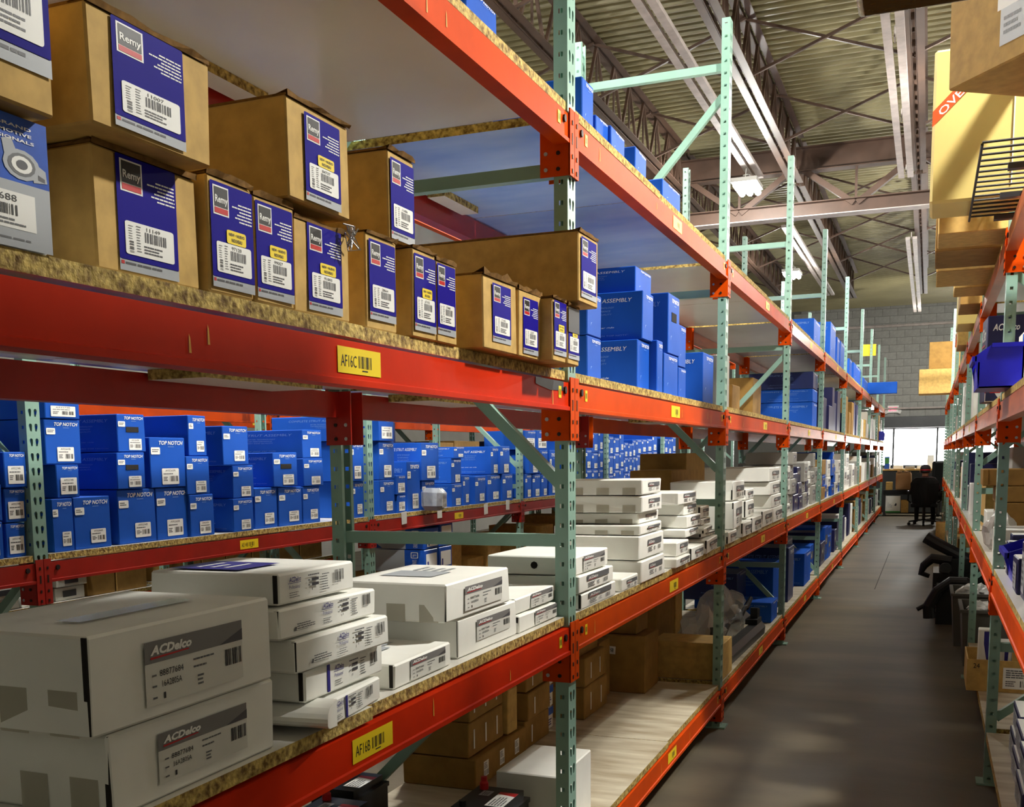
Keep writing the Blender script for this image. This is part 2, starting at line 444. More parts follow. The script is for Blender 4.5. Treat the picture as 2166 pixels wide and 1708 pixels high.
while x < 4:
    xm, xe = x + 1.475 / 2, x + 1.475
    for p, q in (((x + 0.02, 0, 5.2), (xm - 0.02, 0, 4.68)), ((xm + 0.02, 0, 4.68), (xe - 0.02, 0, 5.2))):
        b = MB(); b.bar(p, q, 0.09, 0.07, 'joist'); obj('diagonal', b, g)
    b = MB(); b.bar((xm, 0, 4.68), (xm, 0, 5.2), 0.03, 0.03, 'joist'); obj('hanger', b, g)
    x = xe
br = empty('roof_bridging', (0, 0, 0)); struct(br, 'thin crossed bridging bars between the roof joists', 'bracing')
for y in (8.6, 11.0, 13.4, 17.2, 19.6, 22.0, 24.6):
    for xa, xb in zip(JX, JX[1:]):
        b = MB(); b.bar((xa, y, 5.0), (xb, y, 5.54), 0.03, 0.025, 'joist'); obj('bar', b, br)
        b = MB(); b.bar((xa, y + 0.04, 5.54), (xb, y + 0.04, 5.0), 0.03, 0.025, 'joist'); obj('bar', b, br)
for x, spans in ((-2.1, ((3.0, 14.4), (17.6, 25.5))), (-0.39, ((3.0, 15.2), (19.5, 29.5))), (1.32, ((3.0, 15.2), (17.5, 29.0)))):
    for y0, y1 in spans:
        r = empty('ceiling_rail', (x, y0, 4.88), 0, 'pale twin strut rail hung lengthwise below the joists', 'rail', 'twin strut rails under the roof')
        for s in (-1, 1):
            b = MB(); b.box((s * 0.052 - 0.034, 0, 0), (s * 0.052 + 0.034, y1 - y0, 0.04), 'strut_grey'); obj('rail', b, r)
        for k in range(int((y1 - y0) / 2.4) + 1):
            b = MB(); b.bar((0, 0.1 + k * 2.4, 0.03), (0, 0.1 + k * 2.4, 0.12), 0.16, 0.01, 'strut_grey'); obj('hanger', b, r)

def lamp(x, y, z, power, label, glow=True):
    r = empty('hanging_lamp', (x, y, z), 0, label, 'lamp')
    b = MB(); b.box((-0.15, -0.27, 0.05), (0.15, 0.27, 0.10), 'lamp_body'); b.box((-0.05, -0.1, 0.10), (0.05, 0.1, 0.13), 'lamp_body'); obj('housing', b, r)
    for s in (-1, 0, 1):
        b = MB(); b.tube([(s * 0.095, -0.26, 0.02), (s * 0.095, 0.26, 0.02)], 0.036, 'lamp_glow', 10); obj('tube', b, r)
    for yy in (-0.15, 0.15):
        b = MB(); b.tube([(0, yy, 0.12), (0.01, yy, 5.58 - z if x > 0 or x < -2.2 else 0.23)], 0.006, 'lamp_body', 6); obj('hanging_wire', b, r)
    b = MB(); b.tube([(0.0, 0.0, 0.13), (0.05, 0.03, 0.16), (0.0, 0.05, 0.2), (-0.05, 0.0, 0.18)], 0.008, 'lamp_body', 6); obj('power_cord', b, r)
    l = bpy.data.lights.new('lamp_light', 'POINT'); l.energy = power; l.shadow_soft_size = 0.10; l.color = (1.0, 0.97, 0.90)
    lo = bpy.data.objects.new('lamp_light', l); C.objects.link(lo); lo.parent = r; lo.location = (0, 0, -0.06)
    return r
lamp(-2.15, 14.0, 4.66, LAMP_W * 0.8, 'glowing lamp hanging from a pale rail near the truss girder')
lamp(1.30, 4.35, 4.70, LAMP_W * 2.25, 'glowing lamp hanging over the opposite rack beside the yellow carton')
lamp(1.30, 17.6, 4.62, LAMP_W * 1.6, 'glowing lamp hanging over the opposite rack beyond the girder')
lamp(0.6, 28.5, 4.66, LAMP_W * 1.2, 'added glowing lamp brightening the block wall')  # made-up lamp, added to lift the dark end wall
lamp(0.6, 11.5, 4.66, LAMP_W * 0.7, 'glowing lamp hanging over the aisle just before the girder')
lamp(-2.4, 5.6, 4.66, LAMP_W * 0.8, 'glowing lamp over the gap between the two rows of racks')
lamp(-5.2, 5.0, 4.66, LAMP_W * 0.8, 'glowing lamp over the rack of small white cartons')
lamp(-2.4, 21.0, 4.66, LAMP_W * 0.6, 'glowing lamp over the gap between the racks at its far end')

# ---------------------------------------------------------------- pallet racking
POST_H, PITCH_Z, PW, PD = 3.67, 0.0583, 0.076, 0.042
def _holed(b, cell, holes, org, X, Y, m):
    """rectangular cell with polygonal holes, tessellated"""
    polys = [[Vector((x, y, 0)) for x, y in cell]] + [[Vector((x, y, 0)) for x, y in h] for h in holes]
    flat = [p for pl in polys for p in pl]
    tris = tessellate_polygon(polys)
    return [tuple(org + X * p.x + Y * p.y) for p in flat], tris
def tear(cx, cy, s):
    p = []
    for i in range(7):
        a = math.radians(-20 + i * 220 / 6); p.append((cx + 0.0085 * math.cos(a), cy + 0.007 + 0.0085 * math.sin(a)))
    p += [(cx - 0.004 + s * 0.002, cy - 0.016), (cx + 0.004 + s * 0.002, cy - 0.016)]
    return p
def post_mesh(height, holes=True):
    b = MB(); n = int(height / PITCH_Z); k = height / n; m = 'green_paint'
    if holes:
        cell = [(0, 0), (PW, 0), (PW, k), (0, k)]
        V, T = _holed(b, cell, [tear(PW * 0.30, k / 2, 1), tear(PW * 0.70, k / 2, -1)], Vector((0, -PW / 2, 0)), Vector((0, 1, 0)), Vector((0, 0, 1)), m)
        sc_ = [(0, 0), (PD, 0), (PD, k), (0, k)]; c = PD * 0.52; h = 0.0065
        V2, T2 = _holed(b, sc_, [[(c - h, k / 2 - h), (c + h, k / 2 - h), (c + h, k / 2 + h), (c - h, k / 2 + h)]], Vector((-PD, -PW / 2, 0)), Vector((1, 0, 0)), Vector((0, 0, 1)), m)
        for i in range(n):
            b.add([(x, y, z + i * k) for x, y, z in V], T, m)
            b.add([(x, y, z + i * k) for x, y, z in V2], T2, m)
            b.add([(x, -y, z + i * k) for x, y, z in V2], [tuple(reversed(t)) for t in T2], m)
    else:
        b.face([(0, -PW / 2, 0), (0, PW / 2, 0), (0, PW / 2, height), (0, -PW / 2, height)], m)
        for s in (-1, 1): b.face([(-PD, s * PW / 2, 0), (0, s * PW / 2, 0), (0, s * PW / 2, height), (-PD, s * PW / 2, height)], m)
    for s in (-1, 1): b.box((-PD, s * PW / 2 - (0.016 if s > 0 else 0), 0), (-PD + 0.003, s * PW / 2 + (0 if s > 0 else 0.016), height), m)
    return b.mesh('post')
POST = post_mesh(POST_H)
b = MB(); b.box((-0.075, -0.055, 0), (0.03, 0.055, 0.008), 'green_paint'); FOOT = b.mesh('foot_plate')
def frame(x, y, depth, label, group, side=1, flip=False, top=POST_H):
    """upright frame: posts at x (front) and x-depth*side, braces between; y is the middle of the posts"""
    r = empty('upright_frame', (x, y, 0), 0 if side > 0 else math.pi, label, 'rack frame', group)
    obj('front_post', POST, r, (0, 0, 0), scale=(1, 1, top / POST_H)); obj('rear_post', POST, r, (-depth, 0, 0), (0, 0, math.pi), scale=(1, 1, top / POST_H))
    obj('foot_plate', FOOT, r); obj('foot_plate', FOOT, r, (-depth, 0, 0), (0, 0, math.pi))
    f, q = -PD + 0.004, -depth + PD - 0.004
    hz = (0.14, 1.225, 2.32, 3.44) if not flip else (0.14, 0.62, 2.28, 3.04)
    for z in hz:
        b = MB(); b.box((q, -0.019, z - 0.019), (f, 0.019, z + 0.019), 'green_paint'); obj('cross_brace', b, r)
    dg = ((q, 0.30, f, 1.06), (f, 1.40, q, 2.14), (q, 2.47, f, 3.30)) if not flip else ((f, 0.30, q, 1.06), (q, 1.42, f, 2.22), (f, 2.42, q, 3.0))
    for xa, za, xb, zb in dg:
        b = MB(); b.bar((xa, 0, za), (xb, 0, zb), 0.034, 0.034, 'green_paint', up=(0, 1, 0)); obj('diagonal_brace', b, r)
    return r
_bm = {}
def connector(s, m):
    k = ('c', s, m)
    if k not in _bm:
        b = MB()   # s=-1: end against the post at lower y, s=1: at higher y
        # plate against the post side
        y = 0.0
        b.box((-0.086, min(y, -s * 0.004), -0.205), (0.004, max(y, -s * 0.004), -0.032), m)
        # tongue over half of the post front
        b.box((0.002, min(-s * 0.004, s * 0.036), -0.205), (0.0065, max(-s * 0.004, s * 0.036), -0.018), m)
        for zz in (-0.055, -0.15, -0.19):
            b.box((0.0065, s * 0.017 - 0.004, zz - 0.006), (0.0085, s * 0.017 + 0.004, zz + 0.006), 'bolt_dark')
        for zz in (-0.10,):
            b.box((0.0065, s * 0.017 - 0.004, zz - 0.016), (0.0075, s * 0.017 + 0.004, zz + 0.016), 'bolt_dark')
        for zz in (-0.14, -0.185):
            yy = -s * 0.0045
            for xx, mm in ((-0.068, 'bolt_zinc'), (-0.03, 'bolt_dark')):
                b.tube([(xx, yy, zz), (xx, yy - s * 0.003, zz)], 0.006, mm, 8)
        _bm[k] = b.mesh('connector')
    return _bm[k]
def beam_mesh(L, m):
    k = ('b', round(L, 3), m)
    if k not in _bm:
        b = MB()
        b.ext([(0, -0.034), (0, -0.103), (0.005, -0.105), (0.005, -0.116), (-0.042, -0.116), (-0.042, -0.034)], -L / 2, L / 2, m)
        _bm[k] = b.mesh('beam')
    return _bm[k]
def tag_mesh(t, fg='print_black', bgm='tag_yellow'):
    k = ('t', t, bgm)
    if k not in _bm:
        d = Decal(); d.rect(0, 0, 1, 1, bgm, 1)
        if t: d.text(t, 0.07, 0.25, 0.42, 0.70, fg, 2)
        d.bars(0.47, 0.25, 0.77, 0.72, fg, 2, 12, 5); d.rect(0.55, 0.13, 0.68, 0.18, fg, 2)
        _bm[k] = d.mesh('bin_tag')
    return _bm[k]
SMALL_TAG = (lambda d: (d.rect(0, 0, 1, 1, 'tag_yellow', 1).rect(0.2, 0.25, 0.4, 0.75, 'print_black', 2).rect(0.6, 0.25, 0.8, 0.75, 'print_black', 2), d.mesh('small_tag'))[1])(Decal())
def beam(x, y0, y1, z, m, label, group, side=1, tagtext=None, tagy=None, small=(), scr=0):
    """beam between post faces y0..y1, top of the shelf at z"""
    L = y1 - y0; yc = (y0 + y1) / 2
    o = tag(obj('rack_beam', beam_mesh(L, m), None, (x, yc, z), (0, 0, 0 if side > 0 else math.pi)), label, 'rack beam', group)
    cm = 'orange_paint' if m in ('faded_glare_orange', 'dim_orange_paint') else m
    obj('connector', connector(1, cm), o, (0, L / 2, 0)); obj('connector', connector(-1, cm), o, (0, -L / 2, 0))
    for s in (-1, 1):
        b = MB(); b.tube([(0.0, s * (L / 2 - 0.045), -0.058), (0.006, s * (L / 2 - 0.045), -0.058)], 0.011, 'bolt_dark', 8); obj('lock_bolt', b, o)
    if tagtext is not None:
        ty = (0.0 if tagy is None else (tagy - yc) * side)
        t = bpy.data.objects.new('bin_tag', tag_mesh(tagtext)); C.objects.link(t); t.parent = o
        mm = Matrix(((0, 0, 1, 0.001), (0.17, 0, 0, ty - 0.085), (0, 0.048, 0, -0.094), (0, 0, 0, 1))); t.matrix_basis = mm
    for yy in small:
        t = bpy.data.objects.new('small_tag', SMALL_TAG); C.objects.link(t); t.parent = o
        t.matrix_basis = Matrix(((0, 0, 1, 0.001), (0.024, 0, 0, (yy - yc) * side - 0.012), (0, 0.034, 0, -0.082), (0, 0, 0, 1)))
    for i in range(scr):
        b = MB(); yy = R.uniform(-L / 2 + 0.1, L / 2 - 0.1); zz = R.uniform(-0.085, -0.06); h = R.uniform(0.012, 0.028)
        b.face([(0.0012, yy, zz - h), (0.0012, yy + 0.006, zz - h), (0.0012, yy + 0.004, zz + h * 0.6), (0.0012, yy + 0.001, zz + h)], 'scratch_yellow'); obj('scratch', b, o)
    return o
def board(x0, x1, y0, y1, z, label, group, top='melamine', th=0.026, under='melamine'):
    b = MB(); b.box((x0, y0 + 0.002, z - th), (x1, y1 - 0.002, z), 'chipboard', top, under)
    cx, cy = (x0 + x1) / 2, (y0 + y1) / 2
    b.v = [(a - cx, c - cy, d - z) for a, c, d in b.v]
    return tag(obj('shelf_board', b, None, (cx, cy, z)), label, 'shelf board', group)

XF, DEP = -1.0, 0.82
UY = [0.45, 3.165, 5.88, 8.69, 11.6, 14.8, 18.2, 21.2, 24.3, 27.6]
UY = [y + PW / 2 for y in UY]
ZA, ZB, ZC, ZD = 0.24, 0.993, 1.733, 2.50
ORD = ['first', 'second', 'third', 'fourth', 'fifth', 'sixth', 'seventh', 'eighth', 'ninth', 'tenth']
for k, y in enumerate(UY):
    lb = {0: 'green perforated frame behind the stacked white cartons', 1: 'green perforated frame beside the beam tagged AF16C', 2: 'green perforated frame by the bagged bumper parts', 3: 'green perforated frame beside the wide blue strut cartons'}.get(k, f'green perforated frame, {ORD[k]} of the aisle rack counting towards the window')
    frame(XF, y, DEP, lb, 'frames of the aisle rack', flip=(k >= 3))
LV = (('A', ZA, 'bottom shelf'), ('B', ZB, 'white carton shelf'), ('C', ZC, 'tan carton shelf'), ('D', ZD, 'top shelf'))
for k in range(9):
    y0, y1 = UY[k] + PW / 2, UY[k + 1] - PW / 2
    for ln, z, nm in LV:
        far = k >= 2
        fm = 'dim_orange_paint' if k == 0 and ln in 'BC' else ('orange_paint' if k < 3 or ln in 'AB' else 'faded_glare_orange')
        t = {('B', 0): 'AF16B', ('C', 0): 'AF16C'}.get((ln, k), '' if k < 5 else None)
        ty = {('B', 0): on_x(790, 1555, -0.995).y, ('C', 0): on_x(762, 762, -0.995).y}.get((ln, k), (y0 + y1) / 2 + 0.1)
        lb = {('B', 0): 'orange beam tagged AF16B under the white cartons', ('C', 0): 'orange beam tagged AF16C under the tan labelled cartons'}.get((ln, k)) or f'orange front beam of the {nm}, {ORD[k]} bay of the aisle rack'
        beam(XF + 0.003, y0, y1, z, fm, lb, 'front beams of the aisle rack', tagtext=t, tagy=ty, small=(y1 - 0.09, y0 + 0.1) if k < 4 else (), scr=3 if k < 3 else 0)
        beam(XF - DEP - 0.003, y0, y1, z, 'red_paint' if k < 2 else fm, f'orange rear beam of the {nm}, {ORD[k]} bay of the aisle rack', 'rear beams of the aisle rack', side=-1)
        top = 'worn_board' if ln == 'A' else 'melamine'
        gl = ('worn pale shelf board, ' if ln == 'A' else 'white chipboard board, ') + f'{nm} of {ORD[k]} aisle bay, '
        e0, e1 = UY[k] + 0.042, UY[k + 1] - 0.042
        ym = {('B', 0): on_x(789, 1493, -1).y, ('C', 0): on_x(770, 690, -1).y, ('A', 1): on_x(1415, 1572, -1).y, ('C', 1): on_x(1422, 837, -1).y, ('D', 1): 4.36}.get((ln, k), (e0 + e1) / 2 + R.uniform(-0.2, 0.2))
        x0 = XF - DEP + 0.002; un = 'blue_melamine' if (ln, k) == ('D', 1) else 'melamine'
        fr = {('B', 0): (0.0, -0.012), ('D', 0): (-0.004, -0.004)}.get((ln, k), (-0.002, -0.008))
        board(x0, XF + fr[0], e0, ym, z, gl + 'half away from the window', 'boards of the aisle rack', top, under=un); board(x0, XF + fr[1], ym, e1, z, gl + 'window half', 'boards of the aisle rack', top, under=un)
# offcuts lying across the beams under the tan carton shelf and the top shelf
for (x0, x1, y0, y1, z, n) in ((-1.77, -1.60, 2.2, 2.75, ZC, 'tan carton shelf near the tag AF16C'), (-1.77, -1.60, 3.5, 4.05, ZC, 'carton shelf behind the first diagonal brace'), (-1.70, -1.5, 6.6, 7.1, ZC, 'shelf above the piled mailers'), (-1.76, -1.69, 1.3, 2.66, ZD, 'top shelf above the tan cartons'), (-1.76, -1.69, 3.84, 4.17, ZD, 'top shelf beyond the first post')):
    b = MB(); b.box((x0, y0, z - 0.052), (x1, y1, z - 0.027), 'chipboard', None, 'melamine')
    cx, cy = (x0 + x1) / 2, (y0 + y1) / 2; b.v = [(a - cx, c - cy, d - z) for a, c, d in b.v]
    tag(obj('chipboard_offcut', b, None, (cx, cy, z)), 'chipboard offcut fixed under the ' + n, 'wood offcut')

# second row of racks, seen through the first one (front towards the aisle), and the third row behind it
X2, D2 = -3.34, 0.85
UY2 = [3.45 - 2.88, 3.425, 6.325, 9.2, 12.05, 14.9, 17.8, 20.7]
ZB2, ZC2 = 1.11, on_x(960, 470, -3.34).z
TG = 'frames of the second rack row'
for k, y in enumerate(UY2):
    frame(X2, y, D2, {1: 'green perforated frame of the second row beside the small blue boxes', 2: 'green perforated frame of the second row past the tag AE14B'}.get(k, f'green perforated frame, {ORD[k]} of the second rack row counting towards the window'), TG, flip=(k % 2 == 0))
for k in range(7):
    y0, y1 = UY2[k] + PW / 2, UY2[k + 1] - PW / 2
    for z, nm in ((0.28, 'floor level'), (ZB2, 'blue carton level'), (ZC2, 'top level')):
        t = 'AE14B' if (k == 1 and z == ZB2) else ('' if z > 1 else None)
        beam(X2 + 0.003, y0, y1, z, 'red_paint' if z < 1.5 else 'orange_paint', 'dark red beam tagged AE14B under the blue cartons' if t == 'AE14B' else f'red front beam at the {nm} of the second rack row, {ORD[k]} bay', 'front beams of the second rack row', tagtext=t, tagy=on_x(526, 1150, X2).y if t else None)
        beam(X2 - D2 - 0.003, y0, y1, z, 'red_paint', f'red rear beam at the {nm} of the second rack row, {ORD[k]} bay', 'rear beams of the second rack row', side=-1)
        ym = (y0 + y1) / 2 + R.uniform(-0.2, 0.2)
        for a, c_, e in ((UY2[k] + 0.042, ym, 'half away from the window'), (ym, UY2[k + 1] - 0.042, 'window half')):
            board(X2 - D2, X2 - 0.002, a, c_, z, f'chipboard board, {nm} of the {ORD[k]} second row bay, {e}', 'boards of the second rack row')
    # paper notes taped on the beam
for i, (u, v) in enumerate(((855, 1097), (930, 1085), (1028, 1078), (1074, 1069))):
    p = on_x(u, v, X2 + 0.012); b = MB(); b.box((-0.001, -0.04, -0.04), (0.001, 0.04, 0.045), 'print_white')
    tag(obj('paper_note', b, None, tuple(p), (R.uniform(-0.1, 0.1), 0, 0)), 'small pale paper note stuck on the red beam of the second row', 'paper', 'notes on the second row beam')
X4 = -4.32
for k, y in enumerate((1.0, 3.9, 6.7, 9.5, 12.3)):
    frame(X4, y, 0.8, f'green frame, {ORD[k]} of the row standing back to back with the second', 'frames of the back to back row')
for k, (ya, yb) in enumerate(((1.0, 3.9), (3.9, 6.7), (6.7, 9.5), (9.5, 12.3))):
    for z, nm in ((1.11, 'lower'), (1.86, 'upper')):
        beam(X4 + 0.003, ya + PW / 2, yb - PW / 2, z, 'orange_paint', f'orange {nm} beam, {ORD[k]} bay of the back to back row', 'beams of the back to back row')
        board(X4 - 0.8, X4, ya + 0.042, yb - 0.042, z, f'chipboard {nm} board, {ORD[k]} bay of the back to back row', 'boards of the back to back row')
    y = ya + 0.06
    while y < yb - 0.5:
        wd = R.uniform(0.45, 0.75)
        if y + wd > yb - 0.06: break
        carton('plain_carton', X4 - 0.03, y, y + wd - .02, 1.111, 1.11 + R.uniform(0.38, 0.6), 0.6, R.choice(('kraft_dark', 'kraft_dark', 'blue_deep')), f'large carton glimpsed behind the blue ones, {ORD[k]} bay', 'box', 'cartons of the back to back row')
        y += wd
X3 = -5.7
for k, y in enumerate((1.6, 4.4, 7.2, 10.0)):
    frame(X3, y, 0.85, f'green perforated frame, {ORD[k]} of the third rack row counting towards the window', 'frames of the third rack row')
ZB3 = on_x(200, 1262, X3).z
for k, (ya, yb) in enumerate(((1.6, 4.4), (4.4, 7.2), (7.2, 10.0))):
    for z in (ZB3, 1.9):
        beam(X3 + 0.003, ya + PW / 2, yb - PW / 2, z, 'orange_paint', f'orange front beam of the third rack row, {"lower" if z < 1 else "upper"} level', 'front beams of the third rack row', tagtext='')
        board(X3 - 0.85, X3, ya + 0.042, yb - 0.042, z, f'chipboard board of the third rack row, {"lower" if z < 1 else "upper"} level', 'boards of the third rack row')

# opposite rack, front towards the aisle at x=+0.275
XR, DR = 0.275, 1.0
UYR = [2.75, 5.29, 7.78, 10.5, 13.3, 16.1, 18.9, 21.7, 24.5]
ZR = (('A', 0.24), ('B', 0.97), ('C', 1.72), ('D', 2.43), ('E', 3.05))
for k, y in enumerate(UYR):
    frame(XR, y, DR, {1: 'green perforated frame of the opposite rack beside the blue bins', 2: 'green perforated frame of the opposite rack by the grey totes'}.get(k, f'green perforated frame, {ORD[k]} of the opposite rack counting towards the window'), 'frames of the opposite rack', side=-1, flip=(k % 2 == 1))
for k in range(8):
    y0, y1 = UYR[k] + PW / 2, UYR[k + 1] - PW / 2
    for ln, z in ZR:
        if ln == 'A' and 2 <= k <= 3 or ln == 'E' and k > 4: continue
        nm = {'A': 'bottom', 'B': 'second', 'C': 'third', 'D': 'fourth', 'E': 'fifth'}[ln]
        fm = 'orange_paint' if ln in 'AB' or k > 4 else 'faded_glare_orange'
        beam(XR - 0.003 + (0.05 if ln == 'A' else 0), y0, y1, z - (0.012 if ln == 'A' else 0), fm, f'orange front beam, {nm} level of the opposite rack, {ORD[k]} bay', 'front beams of the opposite rack', side=-1, tagtext='' if k > 1 else None)
        beam(XR + DR + 0.003, y0, y1, z, 'orange_paint', f'orange rear beam, {nm} level of the opposite rack, {ORD[k]} bay', 'rear beams of the opposite rack')
        if ln == 'E' and k < 2: continue
        if ln == 'D' and k == 0:
            board(XR + 0.002, XR + DR, UYR[k] + 0.042, 3.9, z, 'chipboard board under the shrink wrapped load of the opposite rack', 'boards of the opposite rack'); continue
        board(XR + 0.002, XR + DR, UYR[k] + 0.042, UYR[k + 1] - 0.042, z, f'chipboard board, {nm} level of the opposite rack, {ORD[k]} bay', 'boards of the opposite rack', 'worn_board' if ln == 'A' else 'melamine', th=0.038 if ln == 'A' else 0.026)

# ---------------------------------------------------------------- printed artwork
def art_remy(num, badge, v2=False):
    d = Decal(); d.rect(0, 0.0, 1, 0.10, 'print_silver', 1); d.rrect(0, 0.095, 1, 1, 'remy_blue', 1, 0.03, 0.5)
    d.rect(0.06, 0.69, 0.42, 0.965, 'print_white', 2); d.rect(0.085, 0.765, 0.395, 0.95, 'print_black', 3); d.rect(0.085, 0.705, 0.395, 0.757, 'print_red', 3)
    d.text('Remy', 0.10, 0.785, 0.385, 0.875, 'print_white', 4, bold=0.02)
    d.lines(0.50, 0.665, 0.97, 0.86, 6, 'print_white', 2, seed=len(num) + 3, align=1, fill=0.42)
    if badge:
        d.rrect(0.34, 0.445, 0.80, 0.575, 'print_yellow', 4, 0.04, 0.5)
        d.text('NEW \u2022 NUEVO', 0.39, 0.52, 0.76, 0.55, 'print_black', 5, bold=0.02); d.text('NOUVEAU', 0.45, 0.465, 0.70, 0.50, 'print_black', 5, bold=0.02)
    d.rrect(0.10, 0.15, 0.92, 0.44, 'print_white', 3, 0.04, 0.5)
    d.text(num, 0.45, 0.385, 0.68, 0.418, 'print_black', 4)
    d.bars(0.42, 0.285, 0.78, 0.375, 'print_dark', 4, 18, 11); d.lines(0.40, 0.18, 0.80, 0.26, 3, 'print_dark', 4, 9)
    d.vbars(0.16, 0.17, 0.23, 0.27, 'print_dark', 4, 9, 4); d.lines(0.15, 0.28, 0.24, 0.41, 6, 'print_grey', 4, 5, fill=0.3); d.lines(0.28, 0.18, 0.36, 0.42, 10, 'print_grey', 4, 6, fill=0.35)
    d.rect(0.02, 0.055, 0.07, 0.085, 'print_red', 2); d.lines(0.09, 0.05, 0.98, 0.085, 1, 'print_dark', 2, 8, fill=0.55)
    return d.mesh('remy_print')
ART = {}
def art_tn(v):
    """end of a blue strut carton: name, small sticker and part sticker"""
    d = Decal()
    d.text('TOP NOTCH', 0.25, 0.85, 0.93, 0.93, 'print_white', 1, shear=0.25, bold=0.02)
    d.lines(0.5, 0.80, 0.75, 0.825, 1, 'print_pale', 1, 3)
    if v != 3:
        d.rrect(0.02, 0.66, 0.27, 0.80, 'print_white', 2, 0.02); d.lines(0.05, 0.70, 0.24, 0.77, 2, 'print_grey', 3, v)
    x, y = ((0.38, 0.05), (0.42, 0.10), (0.30, 0.06), (0.15, 0.10))[v]; W, H = ((0.46, 0.30), (0.42, 0.27), (0.48, 0.32), (0.72, 0.50))[v]
    d.rrect(x, y, x + W, y + H, 'print_white', 2, 0.02)
    d.text('A932%02dR' % (47 + 9 * v), x + 0.2 * W, y + 0.80 * H, x + 0.8 * W, y + 0.92 * H, 'print_black', 3)
    d.lines(x + 0.08 * W, y + 0.6 * H, x + 0.9 * W, y + 0.72 * H, 1, 'print_grey', 3, v + 2)
    d.bars(x + 0.45 * W, y + 0.18 * H, x + 0.92 * W, y + 0.52 * H, 'print_black', 3, 10, v + 4); d.lines(x + 0.08 * W, y + 0.2 * H, x + 0.38 * W, y + 0.5 * H, 3, 'print_dark', 3, v + 7)
    return d.mesh('strut_print')
def art_tn_plain(hole=False):
    d = Decal(); d.text('TOP NOTCH', 0.30, 0.86, 0.92, 0.93, 'print_white', 1, shear=0.25, bold=0.02); d.lines(0.5, 0.81, 0.78, 0.83, 1, 'print_pale', 1, 3)
    d.poly([(0.2, 0.22), (0.22, 0.30), (0.30, 0.31), (0.24, 0.28)], 'print_pale', 1)
    return d.mesh('strut_print')
def art_tn_side(pale):
    d = Decal(); m = 'print_white' if not pale else 'print_pale'
    d.text('COMPLETE STRUT ASSEMBLY', 0.22, 0.78, 0.93, 0.86, m, 1, shear=0.2)
    for i, (t, x1) in enumerate((('BETTER TECHNOLOGY', 0.78), ('TOP PERFORMANCE', 0.75), ('BEST RIDE QUALITY', 0.76))):
        d.text(t, 0.52, 0.66 - 0.07 * i, x1, 0.695 - 0.07 * i, 'print_pale', 1, shear=0.2)
    d.text('Restores your new car ride', 0.33, 0.24, 0.78, 0.28, m, 1, shear=0.2); d.text('MORE COVERAGE THAN TOP NOTCH', 0.3, 0.08, 0.92, 0.11, 'print_pale', 1)
    return d.mesh('strut_side_print')
def art_ac(num='88877684', sub='16A2805A'):
    d = Decal(); d.rect(0.0, 0.0, 1.0, 0.67, 'label_stock', 1)
    d.rect(0.0, 0.66, 1, 1, 'band_grey', 2); d.poly([(0.74, 0.66), (1, 0.66), (1, 0.86)], 'print_dark', 3)
    d.text('ACDelco', 0.05, 0.78, 0.45, 0.93, 'print_white', 4, shear=0.25, bold=0.045); d.poly([(0.05, 0.72), (0.42, 0.745), (0.42, 0.765), (0.05, 0.755)], 'print_red', 4)
    d.text(num, 0.13, 0.43, 0.36, 0.53, 'print_black', 3); d.text(sub, 0.15, 0.26, 0.34, 0.36, 'print_black', 3); d.text('1', 0.16, 0.07, 0.18, 0.17, 'print_black', 3)
    for y in (0.45, 0.28, 0.10): d.rect(0.06, y, 0.10, y + 0.03, 'print_grey', 3)
    d.lines(0.46, 0.52, 0.78, 0.58, 1, 'print_grey', 3, 4); d.lines(0.46, 0.40, 0.62, 0.46, 1, 'print_grey', 3, 5); d.lines(0.5, 0.1, 0.57, 0.30, 3, 'print_grey', 3, 6)
    d.bars(0.80, 0.28, 0.98, 0.56, 'print_black', 3, 14, 7)
    return d.mesh('part_print')
def art_ac_small():
    d = Decal(); d.rect(0, 0.55, 1, 1, 'print_grey', 1); d.text('ACDelco', 0.06, 0.66, 0.48, 0.88, 'print_white', 2, shear=0.25, bold=0.02); d.rect(0.06, 0.60, 0.4, 0.63, 'print_red', 2)
    d.lines(0.05, 0.05, 0.35, 0.45, 3, 'print_dark', 1, 2); d.lines(0.45, 0.1, 0.6, 0.4, 3, 'print_grey', 1, 3); d.bars(0.74, 0.08, 0.94, 0.42, 'print_black', 1, 8, 4)
    return d.mesh('part_print')
def art_acb():
    d = Decal(); d.text('ACDelco', 0.05, 0.72, 0.24, 0.92, 'print_navy', 1, shear=0.25, bold=0.02); d.rect(0.03, 0.67, 0.24, 0.69, 'print_navy', 1)
    d.text('Professional', 0.05, 0.45, 0.22, 0.60, 'print_navy', 1); d.lines(0.05, 0.08, 0.26, 0.34, 3, 'print_grey', 1, 3, fill=0.3)
    d.lines(0.36, 0.82, 0.64, 0.92, 1, 'print_grey', 1, 4); d.rect(0.42, 0.62, 0.54, 0.74, 'print_dark', 1); d.rect(0.42, 0.42, 0.54, 0.54, 'print_dark', 1); d.rect(0.36, 0.65, 0.39, 0.70, 'print_grey', 1); d.rect(0.36, 0.45, 0.39, 0.5, 'print_grey', 1)
    d.rect(0.42, 0.24, 0.43, 0.34, 'print_dark', 1); d.lines(0.60, 0.12, 0.75, 0.86, 7, 'print_grey', 1, 5, fill=0.35)
    d.bars(0.82, 0.42, 0.99, 0.88, 'print_black', 1, 14, 6); d.lines(0.82, 0.34, 0.99, 0.39, 1, 'print_grey', 1, 8)
    return d.mesh('part_print')
def art_warn():
    d = Decal(); d.poly([(0, 0.05), (0.1, 0.05), (0.12, 0.5), (0.05, 0.5)], 'print_grey', 1); d.lines(0.14, 0.1, 1, 0.95, 3, 'print_grey', 1, 4, fill=0.4); d.rect(0, 0, 0.6, 0.04, 'print_grey', 1); return d.mesh('warning_print')
